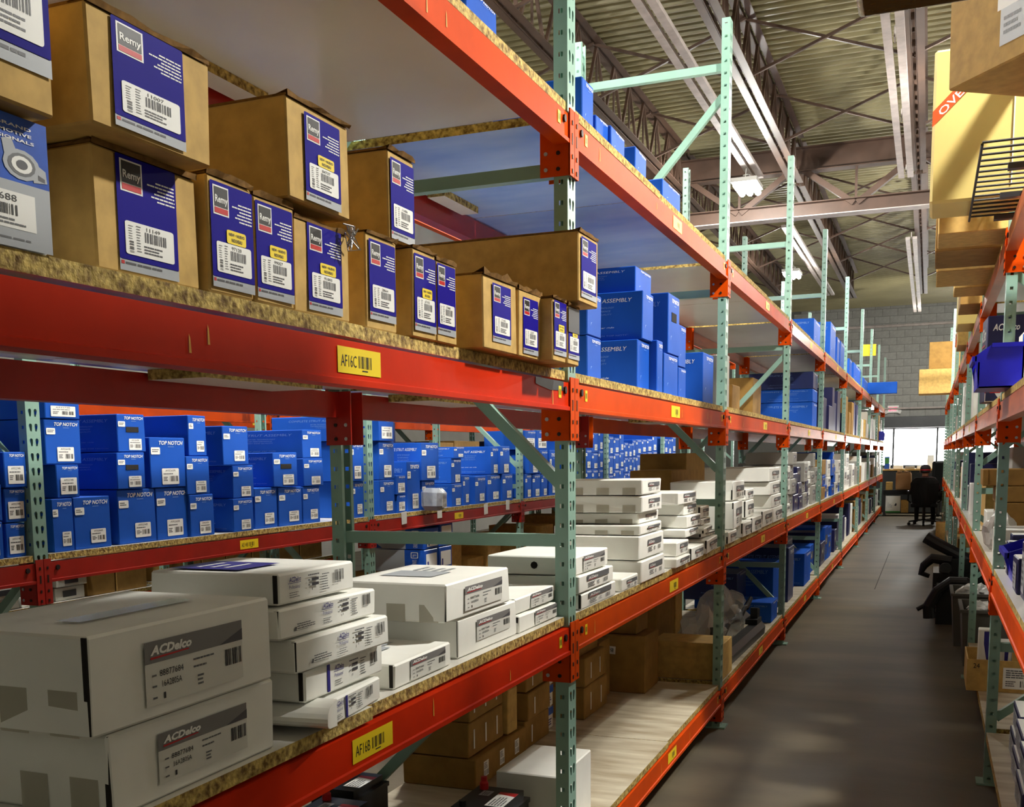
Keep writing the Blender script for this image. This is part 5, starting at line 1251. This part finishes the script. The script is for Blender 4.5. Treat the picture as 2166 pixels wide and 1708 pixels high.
o = obj('white_bag', blob((0, 0, 0), .09, 'white_bag', 44, sq=(.9, 1.2, 1.2)), None, (.37, 7.0 - .75 - .0, .0)); o.location = (.36, 6.25, z + .09); tag(o, 'crumpled white plastic bag at the shelf edge of the opposite rack', 'bag')
# third level: navy and red pack, grey boxes
z = 1.7215
o = carton('part_pack', .235, 6.05, 6.32, z, 2.14, .20, 'navy_box', 'navy and red upright pack with white lettering on the third level', 'box', side=-1, rot=0.05); s = size(o)
d = Decal(); d.poly([(.62, .1), (1, .1), (1, .95), (.9, .95)], 'print_red', 1); d.rect(0, 0, 1, .1, 'print_white', 1); d.rect(0, .1, 1, .13, 'print_red', 2); d.text('ACDelco', .12, .82, .72, .90, 'print_white', 3, shear=.25, bold=.02); d.lines(.1, .3, .45, .62, 3, 'print_white', 3, 5, fill=.4)
put(o, d.mesh('pack_print'), 'side2', 0, 0, s[0], s[2], s)
put(o, ART['packs'], 'front', 0, 0, s[1], s[2], s)
o = carton('part_pack', .36, 5.45, 5.7, z, 2.0, .2, 'white_card', 'white and blue upright pack beside the opposite frame', 'box', side=-1); s = size(o); b = MB(); b.box((-s[0], s[1] / 2, s[2] * .75), (0, s[1] / 2 + .001, s[2] * .95), 'photo_blue'); obj('blue_panel', b, o)
for i, (x, ya, yb, h, m, lb) in enumerate(((.34, 4.35, 4.55, .2, 'grey_card', 'pale grey pack next to the jutting blue bin'), (.35, 4.1, 4.3, .14, 'white_card', 'low white pack next to the jutting blue bin'), (.37, 4.4, 4.6, .0, 'kraft', ''), (.40, 3.8, 4.05, .5, 'kraft', 'upright tan carton on the third level of the opposite rack'))):
    if h: carton('part_pack', x, ya, yb, z, z + h, .2, m, lb, 'box', side=-1)
carton('part_pack', .36, 4.33, 4.56, z + .203, z + .42, .25, 'grey_card', 'dull grey carton stacked on the pale grey pack', 'box', side=-1)
carton('plain_carton', .45, 4.75, 5.2, z, z + .62, .45, 'kraft', 'tan carton with a white sticker behind the jutting blue bin', 'box', side=-1)
for k in range(1, 8):
    a, e = UYR[k] + .05, UYR[k + 1] - .05
    nm = ORD[k]
    if k > 1:
        stack_run(a, e, XR + .03, .9715, ['white_card', 'grey_card', 'navy_box', 'kraft'], .5, NM(f'on the second level, {nm} opposite bay'), f'second level opposite, {nm} bay', side=-1, dep=(.3, .5), hs=(.18, .42), wid=(.35, .6))
        stack_run(a, e, XR + .03, 1.7215, ['white_card', 'grey_card', 'white_card'], .5, NM(f'on the third level, {nm} opposite bay'), f'third level opposite, {nm} bay', side=-1, dep=(.3, .5), hs=(.18, .42), wid=(.35, .6))
        if k < 4: stack_run(a, e, XR + .03, 3.0515, ['kraft', 'kraft_dark'], .5, NM(f'on the fifth level, {nm} opposite bay'), f'fifth level opposite, {nm} bay', side=-1, dep=(.4, .6), hs=(.3, .5), wid=(.5, .8), fill=.6)
    else:
        stack_run(6.4, e, XR + .08, 1.7215, ['grey_card', 'white_card'], .4, NM('past the navy and red pack'), 'third level opposite past the navy and red pack', side=-1, dep=(.3, .4), hs=(.08, .2))
    if k > 3: stack_run(a, e, XR + .03, .2415, ['kraft_dark', 'white_card', 'black_plastic'], .45, {**NM(f'lowest level, {nm} opposite bay'), 'black_plastic': f'black case, lowest level, {nm} opposite bay'}, f'lowest level opposite, {nm} bay', side=-1, dep=(.3, .5), hs=(.25, .45), wid=(.5, .8))
# fourth level: cartons that jut out over the aisle
z = 2.4315
wb = carton('wrapped_carton', -.17, 1.55, 2.68, z, z + .33, .95, 'kraft_dark', 'broad brown carton in stretch film jutting far over the aisle', 'box', side=-1); s = size(wb)
obj('stretch_film', soft_box(s[0] + .016, s[1] + .016, s[2] + .01, 'clear_film', 3, .006, .002), wb, (.008, 0, .0))
ti = carton('parts_carton', .085, 3.02, 3.52, z, z + .23, .28, 'kraft', 'tan carton with white handwritten label, turned askew over the aisle', 'box', side=-1, rot=.64); s = size(ti)
ti.location = (.0 + .15 * 1.0 + .01, 3.30 - .19, z)
d = Decal(); d.rect(0, .42, 1, 1, 'print_white', 1); d.rect(.06, 0, .92, .42, 'print_silver', 1); d.text('766', .15, .80, .42, .93, 'print_black', 2, shear=.3); d.text('ON', .62, .86, .85, .98, 'print_black', 2); d.bars(.65, .66, .98, .78, 'print_red', 2, 9, 3); d.bars(.30, .60, .45, .72, 'print_red', 2, 5, 4); d.lines(.1, .5, .7, .58, 1, 'print_grey', 2, 3); d.bars(.58, .08, .88, .25, 'print_black', 2, 12, 8); d.lines(.12, .1, .5, .34, 3, 'print_grey', 2, 9)
put(ti, d.mesh('shipping_label'), 'front', s[1] * .36, s[2] * .20, s[1] * .40, s[2] * .9, s)
wd = empty('wire_deck', (.12, 4.62, 2.44), 0, 'black wire mesh deck jutting over the aisle on the fourth level', 'wire deck')
for i in range(16):
    b = MB(); b.tube([(0, -.65 + i * .08, .012), (.9, -.65 + i * .08, .012)], .004, 'black_rubber', 6); obj('wire', b, wd)
for i in range(6):
    b = MB(); b.tube([(.0 + i * .17, -.66, .004), (.0 + i * .17, .60, .004)], .0045, 'black_rubber', 6); obj('wire', b, wd)
for y in (-.38, 0.08, .50):
    b = MB(); b.box((.09, y - .02, -.02), (.95, y + .02, -.001), 'dark_metal'); obj('support_channel', b, wd)
yb_ = carton('tall_carton', -.035, 4.86, 5.18, 2.457, 3.04, .36, 'yellow_card', 'tall pale yellow carton with an orange OVER 40 stripe standing on the wire deck', 'box', side=-1, bev=.01); s = size(yb_)
d = Decal(); d.poly([(0.0, .50), (.80, .995), (.64, .995), (0.0, .60)], 'print_orange', 1)
put(yb_, d.mesh('stripe_print'), 'side2', 0, 0, s[0], s[2], s, 'stripe_print')
d2 = Decal(); d2.text('OVER 40', 0, 0, 1, 1, 'print_white', 2, bold=.01)
put(yb_, d2.mesh('stripe_lettering'), 'side2', .035, s[2] * .565, .22, .028, s, 'stripe_lettering', rot=.785)
b = MB(); b.box((-.292, s[1] / 2, .05), (-.288, s[1] / 2 + .002, s[2] - .01), 'print_white'); obj('white_seam', b, yb_)
for i, (x, ya, yb, h, m, lb) in enumerate(((.0, 5.40, 5.78, .20, 'kraft', 'tan carton jutting out past the yellow one'), (-.01, 5.85, 6.4, .24, 'kraft_dark', 'brown carton jutting out on the fourth level, second'), (.0, 6.5, 7.1, .20, 'kraft', 'tan carton jutting out on the fourth level, third'), (.10, 7.2, 7.6, .16, 'kraft', 'small tan carton jutting out on the fourth level'), (.15, 8.0, 8.6, .3, 'kraft_dark', 'brown carton on the fourth level by the second opposite frame'), (.16, 9.2, 9.8, .45, 'yellow_card', 'pale yellow carton on the fourth level'), (.2, 11.0, 11.7, .4, 'kraft', 'tan carton standing alone on the fourth level of the opposite rack'), (-.20, 19.8, 20.4, .40, 'kraft', 'stretch wrapped tan carton jutting over the aisle near the window'))):
    o = carton('plain_carton', x, ya, yb, 2.4315, 2.4315 + h, .6, m, lb, 'box', 'cartons jutting out on the fourth level', side=-1)
o = carton('plain_carton', -.06, 19.9, 20.4, 2.4315 + .404, 2.4315 + .404 + .44, .62, 'kraft_dark', 'brown carton with pale end label on the stretch wrapped one', 'box', side=-1); s = size(o); put(o, ART['ship'], 'front', s[1] * .2, s[2] * .3, s[1] * .4, s[2] * .45, s)

# ---------------------------------------------------------------- on the floor beside the opposite rack
def tote(x0, x1, y0, y1, h, label):
    r = empty('grey_tote', ((x0 + x1) / 2, (y0 + y1) / 2, 0), 0, label, 'bin', 'grey totes under the opposite rack')
    w_, l = (x1 - x0) / 2, (y1 - y0) / 2; b = MB(); t = .012
    def ring(z0, z1, k0, k1):
        for (xa, ya), (xb, yb) in (((-1, -1), (1, -1)), ((1, -1), (1, 1)), ((1, 1), (-1, 1)), ((-1, 1), (-1, -1))):
            b.face([(xa * w_ * k0, ya * l * k0, z0), (xb * w_ * k0, yb * l * k0, z0), (xb * w_ * k1, yb * l * k1, z1), (xa * w_ * k1, ya * l * k1, z1)], 'grey_tote')
            b.face([(xa * w_ * k1 - xa * t, ya * l * k1 - ya * t, z1), (xb * w_ * k1 - xb * t, yb * l * k1 - yb * t, z1), (xb * w_ * k0 - xb * t, yb * l * k0 - yb * t, z0 + t), (xa * w_ * k0 - xa * t, ya * l * k0 - ya * t, z0 + t)], 'grey_tote')
    ring(0, h, .88, 1.0); b.face([(-w_ * .88, -l * .88, 0), (w_ * .88, -l * .88, 0), (w_ * .88, l * .88, 0), (-w_ * .88, l * .88, 0)], 'grey_tote'); obj('tub', b, r)
    b = MB()
    for a, c_ in (((-w_ - .012, -l - .012, h - .02), (w_ + .012, -l + .012, h)), ((-w_ - .012, l - .012, h - .02), (w_ + .012, l + .012, h)), ((-w_ - .012, -l, h - .02), (-w_ + .012, l, h)), ((w_ - .012, -l, h - .02), (w_ + .012, l, h))): b.box(a, c_, 'grey_tote')
    obj('rim', b, r)
    for i in range(5):
        o = obj('crumpled_wrap', blob((0, 0, 0), .055, 'white_bag', 60 + i + int(y0 * 7), sq=(1.2, 1, .8), rough=.4), r, (R.uniform(-w_ * .6, w_ * .6), R.uniform(-l * .6, l * .6), h - .02))
tote(.245, .60, 8.15, 8.75, .40, 'grey tote of crumpled white wrap by the second opposite frame')
tote(.20, .58, 9.0, 9.6, .41, 'grey tote of crumpled white wrap behind another')
en = empty('engine_assembly', (.12, 10.9, 0), 0, 'black engine assembly with bent pipes standing at the aisle edge', 'machine')
b = MB(); b.box((-.05, -.3, .08), (.42, .3, .40), 'black_plastic'); b.box((0.0, -.2, .40), (.35, .25, .52), 'black_plastic'); obj('block', b, en)
b = MB(); b.tube([(.25, -.1, .50), (-.02, -.05, .64), (-.12, -.03, .70)], [.05, .055, .055], 'black_rubber', 12); obj('intake_pipe', b, en)
b = MB(); b.tube([(.1, -.2, .50), (-.06, -.18, .52), (-.13, -.16, .45), (-.15, -.16, .38), (-.08, -.16, .355)], [.045, .045, .035, .03, .02], 'black_rubber', 12); obj('elbow_pipe', b, en)
for yy in (-.22, .0, .2):
    b = MB(); b.tube([(.05, yy - .02, .44), (.05, yy - .08, .44)], .05, 'dark_metal', 14); obj('pulley', b, en)
b = MB(); b.box((-.06, -.33, .0), (.42, -.28, .05), 'black_plastic'); b.box((-.06, .27, .0), (.42, .32, .05), 'black_plastic'); b.box((-.02, -.32, .05), (.02, .3, .08), 'black_plastic'); b.box((.35, -.32, .05), (.39, .3, .08), 'black_plastic'); obj('stand', b, en)
ho = empty('rubber_hose', (.05, 10.1, 0), 0, 'thick black rubber hose arched over beside the engine', 'hose')
pts = [(-.0, .0, .06), (-.01, 0, .16), (.06, 0, .30), (.16, 0, .38), (.27, 0, .38), (.36, 0, .31), (.38, .0, .20)]
b = MB(); b.tube(pts, [.05, .048, .045, .045, .045, .045, .045], 'black_rubber', 12); obj('hose', b, ho, (0, 0, -.0))
b = MB(); b.tube([(-.02, 0, .18), (-.10, .0, .13)], .018, 'black_rubber', 8); obj('branch_stub', b, ho)
b = MB(); b.box((.02, .06, .0), (.40, .33, .33), 'black_plastic'); o = tag(obj('black_crate', b, None, (.08, 10.1, 0)), 'dark crate behind the arched hose', 'crate')
b = MB(); b.box((-.012, -.012, .30), (.40, .0, .345), 'black_plastic'); obj('crate_rim', b, o, (.012, .06, 0))
carton('plain_carton', .14, 19.2, 19.55, 0.0, .34, .36, 'kraft', 'tan carton standing on the floor before the seated person', 'box', side=-1)

# ---------------------------------------------------------------- end of the aisle: person on an office chair, counter, bench, signs
ch = empty('office_chair', (-.06, 24.1, 0), 0, 'black high back office chair on five castors, seen from behind', 'chair')
for i in range(5):
    a = math.radians(198 + 72 * i); dx, dy = math.cos(a), math.sin(a)
    b = MB(); b.bar((0, 0, .11), (dx * .29, dy * .29, .075), .04, .03, 'black_plastic'); lg = obj('base_arm', b, ch)
    b = MB(); b.tube([(dx * .29 - dy * .02, dy * .29 + dx * .02, .03), (dx * .29 + dy * .02, dy * .29 - dx * .02, .03)], .03, 'black_rubber', 12); obj('castor', b, lg)
b = MB(); b.tube([(0, 0, .09), (0, 0, .365)], .03, 'dark_metal', 12); obj('gas_lift', b, ch)
obj('seat', soft_box(.50, .50, .08, 'black_fabric', 2, .03, .004), ch, (.25, .04, .365))
bm = bmesh.new(); bmesh.ops.create_grid(bm, x_segments=10, y_segments=10, size=.5)
for v in bm.verts:
    x, z = v.co.x, v.co.y + .5
    wv = .27 - .06 * (1 - z) ** 2 - (.10 * max(0, z - .85) / .15 if z > .85 else 0)
    v.co = Vector((x * 2 * wv, -.24 - .05 * z + .10 * (2 * x) ** 2, .38 + z * .59))
r_ = bmesh.ops.extrude_face_region(bm, geom=list(bm.faces))
for v in [g_ for g_ in r_['geom'] if isinstance(g_, bmesh.types.BMVert)]: v.co.y += .07
bmesh.ops.recalc_face_normals(bm, faces=list(bm.faces))
me = bpy.data.meshes.new('backrest'); bm.to_mesh(me); bm.free(); me.materials.append(M['black_fabric']); obj('backrest', me, ch)
for s_ in (-1, 1):
    b = MB(); b.tube([(s_ * .25, .1, .45), (s_ * .31, .1, .50), (s_ * .31, .08, .66), (s_ * .31, -.1, .68), (s_ * .31, .2, .68)], .018, 'black_plastic', 8); obj('armrest', b, ch)
# the person: one skinned body
def person(loc):
    J = {'pelvis': (0, .02, .60, .13), 'waist': (0, .02, .72, .125), 'chest': (0, .05, .90, .145), 'neckb': (0, .08, 1.0, .075), 'neck': (0, .10, 1.05, .055), 'head0': (0, .12, 1.10, .075), 'head1': (0, .12, 1.16, .088), 'head2': (0, .115, 1.215, .07),
         'ls': (-.17, .06, .95, .062), 'le': (-.24, .10, .74, .048), 'lw': (-.16, .30, .70, .034), 'rs': (.17, .06, .95, .062), 're': (.28, .10, .75, .048), 'rw': (.20, .30, .71, .034),
         'lh': (-.09, .03, .57, .085), 'lk': (-.14, .42, .54, .062), 'la': (-.14, .44, .13, .042), 'lf': (-.14, .56, .085, .035), 'rh': (.09, .03, .57, .085), 'rk': (.16, .42, .54, .062), 'ra': (.18, .30, .13, .042), 'rf': (.19, .42, .085, .035), 'nose': (0, .215, 1.145, .016)}
    E_ = [('pelvis', 'waist'), ('waist', 'chest'), ('chest', 'neckb'), ('neckb', 'neck'), ('neck', 'head0'), ('head0', 'head1'), ('head1', 'head2'), ('chest', 'ls'), ('ls', 'le'), ('le', 'lw'), ('chest', 'rs'), ('rs', 're'), ('re', 'rw'), ('pelvis', 'lh'), ('lh', 'lk'), ('lk', 'la'), ('la', 'lf'), ('pelvis', 'rh'), ('rh', 'rk'), ('rk', 'ra'), ('ra', 'rf'), ('head1', 'nose')]
    for sd, s in (('l', -1), ('r', 1)):
        wx, wy, wz, _ = J[sd + 'w']
        J[sd + 'p'] = (wx - s * .02, wy + .07, wz, .034); E_.append((sd + 'w', sd + 'p'))
        for i, (ox, ln) in enumerate(((-.032, .055), (-.011, .07), (.011, .075), (.032, .06))):
            J[f'{sd}f{i}'] = (wx - s * .02 + ox, wy + .07 + ln * .6, wz - .005, .010); J[f'{sd}g{i}'] = (wx - s * .02 + ox, wy + .07 + ln, wz - .025, .009)
            E_ += [(sd + 'p', f'{sd}f{i}'), (f'{sd}f{i}', f'{sd}g{i}')]
        J[sd + 't'] = (wx - s * .02 - s * .045, wy + .05, wz, .011); J[sd + 't2'] = (wx - s * .02 - s * .06, wy + .085, wz - .01, .010); E_ += [(sd + 'p', sd + 't'), (sd + 't', sd + 't2')]
    ks = list(J); me = bpy.data.meshes.new('body'); me.from_pydata([J[k][:3] for k in ks], [(ks.index(a), ks.index(b_)) for a, b_ in E_], []); me.update()
    o = bpy.data.objects.new('person', me); C.objects.link(o); o.location = loc
    md = o.modifiers.new('skin', 'SKIN'); me.skin_vertices  # layer made by the modifier
    for i, k in enumerate(ks):
        sv = me.skin_vertices[0].data[i]; sv.radius = (J[k][3], J[k][3]); sv.use_root = (k == 'pelvis')
    ss = o.modifiers.new('smooth', 'SUBSURF'); ss.levels = 2; ss.render_levels = 2
    dg = bpy.context.evaluated_depsgraph_get(); dg.update()
    nm = bpy.data.meshes.new_from_object(o.evaluated_get(dg)); o.modifiers.clear(); o.data = nm
    nm.materials.clear()
    for m_ in ('maroon', 'skin', 'trouser'): nm.materials.append(M[m_])
    for p in nm.polygons:
        c_ = p.center; k = 0
        if c_.z > 1.03 or (c_.y > .29 and .60 < c_.z < .80 and abs(c_.x) < .3 and c_.y < .5 and c_.z > .64): k = 1
        elif c_.z < .64: k = 2
        p.material_index = k; p.use_smooth = True
    tag(o, 'person in dark maroon clothes and a red banded cap, seated with back turned', 'person')
    b = MB(); b.lathe([(.098, 1.14), (.099, 1.155), (.1, 1.165)], 'cap_red', 20, (0, .115, 0)); b.lathe([(.1, 1.165), (.097, 1.2), (.08, 1.235), (.045, 1.258), (.005, 1.264)], 'cap_dark', 20, (0, .115, 0)); b.box((-.075, .20, 1.155), (.075, .30, 1.163), 'cap_dark')
    b.lathe([(.0985, 1.10), (.1, 1.14)], 'cap_red', 20, (0, .115, 0)) if False else None
    obj('cap', b.mesh('cap', True), o)
    b = MB(); b.lathe([(.07, 1.085), (.094, 1.11), (.096, 1.142)], 'hair', 18, (0, .108, 0)); obj('hair', b.mesh('hair', True), o)
    for s in (-1, 1):
        b = MB(); b.lathe([(.004, -.03), (.014, -.015), (.016, .01), (.006, .03)], 'skin', 8, (s * .095, .12, 1.12)); obj('ear', b.mesh('ear', True), o)
    return o
person((-.06, 24.14, -.06 + .02))
c2 = empty('office_chair', (.26, 26.2, 0), .5, 'second black office chair with tall headrest beside the counter', 'chair')
obj('backrest', soft_box(.10, .48, .78, 'black_fabric', 6, .04, .005), c2, (.0, 0, .50), (0, 0, math.pi / 2)); obj('seat', soft_box(.5, .5, .1, 'black_fabric', 7, .03, .004), c2, (.25, .25, .42))
b = MB(); b.tube([(0, .1, .05), (0, .1, .42)], .035, 'dark_metal', 10); obj('gas_lift', b, c2)
for i in range(5):
    a = math.radians(72 * i); b = MB(); b.bar((0, .1, .09), (math.cos(a) * .28, .1 + math.sin(a) * .28, .05), .04, .03, 'black_plastic'); obj('base_arm', b, c2)
    b = MB(); b.tube([(math.cos(a) * .28, .08 + math.sin(a) * .28, .025), (math.cos(a) * .28, .12 + math.sin(a) * .28, .025)], .025, 'black_rubber', 10); obj('castor', b, c2)
ct = empty('counter', (0, 29.0, 0), 0, 'long counter with pale wood edge under the window', 'counter')
b = MB(); b.box((-2.2, 0, 1.03), (2.4, .7, 1.07), 'wood_edge'); obj('worktop', b, ct)
b = MB(); b.box((-2.15, .08, 0), (2.35, .12, 1.03), 'dark_metal'); obj('front_panel', b, ct)
for x in (-2.15, 0, 2.3):
    b = MB(); b.box((x, .12, 0), (x + .04, .68, 1.03), 'dark_metal'); obj('side_panel', b, ct)
bn = empty('low_bench', (0, 27.4, 0), 0, 'black low bench before the counter', 'bench')
b = MB(); b.box((-.96, 0, .50), (.3, .55, .60), 'black_fabric'); obj('seat', b, bn)
for x in (-.955, .22):
    b = MB(); b.box((x, .03, 0), (x + .05, .5, .5), 'black_plastic'); obj('leg', b, bn)
b = MB(); b.box((-.9, .5, .03), (.25, .54, .07), 'black_plastic'); obj('rail', b, bn)
def on_floorbox(u0, u1, vt, y, z0, dp, m, name, label, cat='box', **k):
    a = on_y(u0, vt, y); c_ = on_y(u1, vt, y)
    return carton(name, c_.x, y, y + dp, z0, a.z, c_.x - a.x, m, label, cat, **k)
o = on_floorbox(1873, 1905, 1049, 27.46, .075, .3, 'white_card', 'printed_carton', 'white printed carton with a dark seal under the bench'); s = size(o)
d = Decal(); d.rect(0, 0, 1, .1, 'print_green', 1); d.text('FINE', .3, .68, .72, .78, 'print_black', 1); d.poly([(.68 + .08 * math.cos(a * .6), .48 + .09 * math.sin(a * .6)) for a in range(10)], 'print_black', 1); d.lines(.15, .3, .55, .6, 4, 'print_silver', 1, 3); put(o, d.mesh('carton_print'), 'side', 0, 0, s[0], s[2], s)
on_floorbox(1906, 1922, 1058, 27.46, .075, .3, 'kraft', 'plain_carton', 'tan carton under the bench beside the white printed one')
o = tag(obj('paper_bag', soft_box(.2, .32, .42, 'sack_brown', 88, .02, .03)), 'brown paper sack standing on the low bench', 'bag'); o.location = (on_y(1912, 1015, 27.7).x, 27.7, .601); o.rotation_euler = (0, 0, math.pi / 2)
b = MB()
for i in range(6): b.box((-.2 + .0, -.15 + i * .05, .41), (-.02 * (i % 2), -.105 + i * .05, .42 + .03 * ((i * 7) % 3) / 2), 'sack_brown')
obj('crumpled_rim', b, o)
on_floorbox(1874, 1888, 1020, 27.5, .601, .2, 'kraft', 'plain_carton', 'small tan carton on the low bench beside the sack')
on_floorbox(1962, 1976, 963, 29.2, 1.071, .3, 'white_card', 'plain_carton', 'white carton with dark seal standing on the counter')
for i, (u, w_, h, m) in enumerate(((1872, .12, .12, 'white_card'), (1890, .22, .08, 'white_card'), (1915, .22, .06, 'grey_card'), (1940, .16, .07, 'white_card'))):
    p = on_y(u, 985, 29.3); carton('paper_pile', p.x + w_, 29.2, 29.5, 1.071, 1.071 + h, w_, m, 'low pile of papers on the counter under the window', 'papers', 'paper piles on the counter')
p = on_y(1868, 963, 28.0); b = MB(); b.box((0, 0, 0), (.11, .03, .30), 'photo_blue'); o = tag(obj('blue_poster', b, None, (p.x, 29.12, 1.071)), 'blue and green display card standing on the counter', 'sign'); b = MB(); b.box((.01, -.002, .13), (.10, 0, .27), 'print_green'); obj('green_panel', b, o)
# exit sign, yellow notice
p = on_y(1889, 866, 33.95)
ex = empty('exit_sign', (p.x, 33.98, p.z), 0, 'white exit sign with red letters and two spot heads on the block wall', 'sign')
b = MB(); b.box((-.15, -.06, -.10), (.15, 0, .10), 'print_white'); obj('sign_box', b, ex)
d = Decal(); d.text('EXIT', .08, .15, .92, .85, 'exit_red', 1, bold=.02); o = obj('letters', d, ex, (-.13, -.0608, -.08), (math.pi / 2, 0, 0)); o.scale = (.26, .16, 1)
for s_ in (-1, 1):
    b = MB(); b.box((s_ * .20 - .035, -.10, -.05), (s_ * .20 + .035, 0, .05), 'lamp_body'); obj('spot_head', b, ex, (0, 0, 0), (0, s_ * .4, 0))
p0 = on_y(1823, 730, 21.3); p1 = on_y(1853, 753, 21.3)
b = MB(); b.box((0, -.003, p1.z - p0.z), (p1.x - p0.x, .003, 0), 'print_yellow'); tag(obj('yellow_notice', b, None, (p0.x, 21.3 - .045 + .0, p0.z)), 'bright yellow notice board fixed high on a far frame', 'sign')
# old dark tape left on the beam tagged AF16C
bC = [o for o in bpy.data.objects if o.get('label', '').startswith('orange beam tagged AF16C')][0]
p0, p1 = on_x(1133, 800, -0.996), on_x(1192, 815, -0.996)
b = MB(); zc_ = bC.location.z; yc_ = bC.location.y
b.face([(.0012, p0.y - yc_, -.034), (.0012, p0.y - yc_, -.052), (.0012, p0.y - yc_ + .03, -.056), (.0012, (p0.y + p1.y) / 2 - yc_, -.064), (.0012, p1.y - yc_, -.060), (.0012, p1.y - yc_, -.034)], 'dark_metal'); obj('tape_remnant', b, bC)
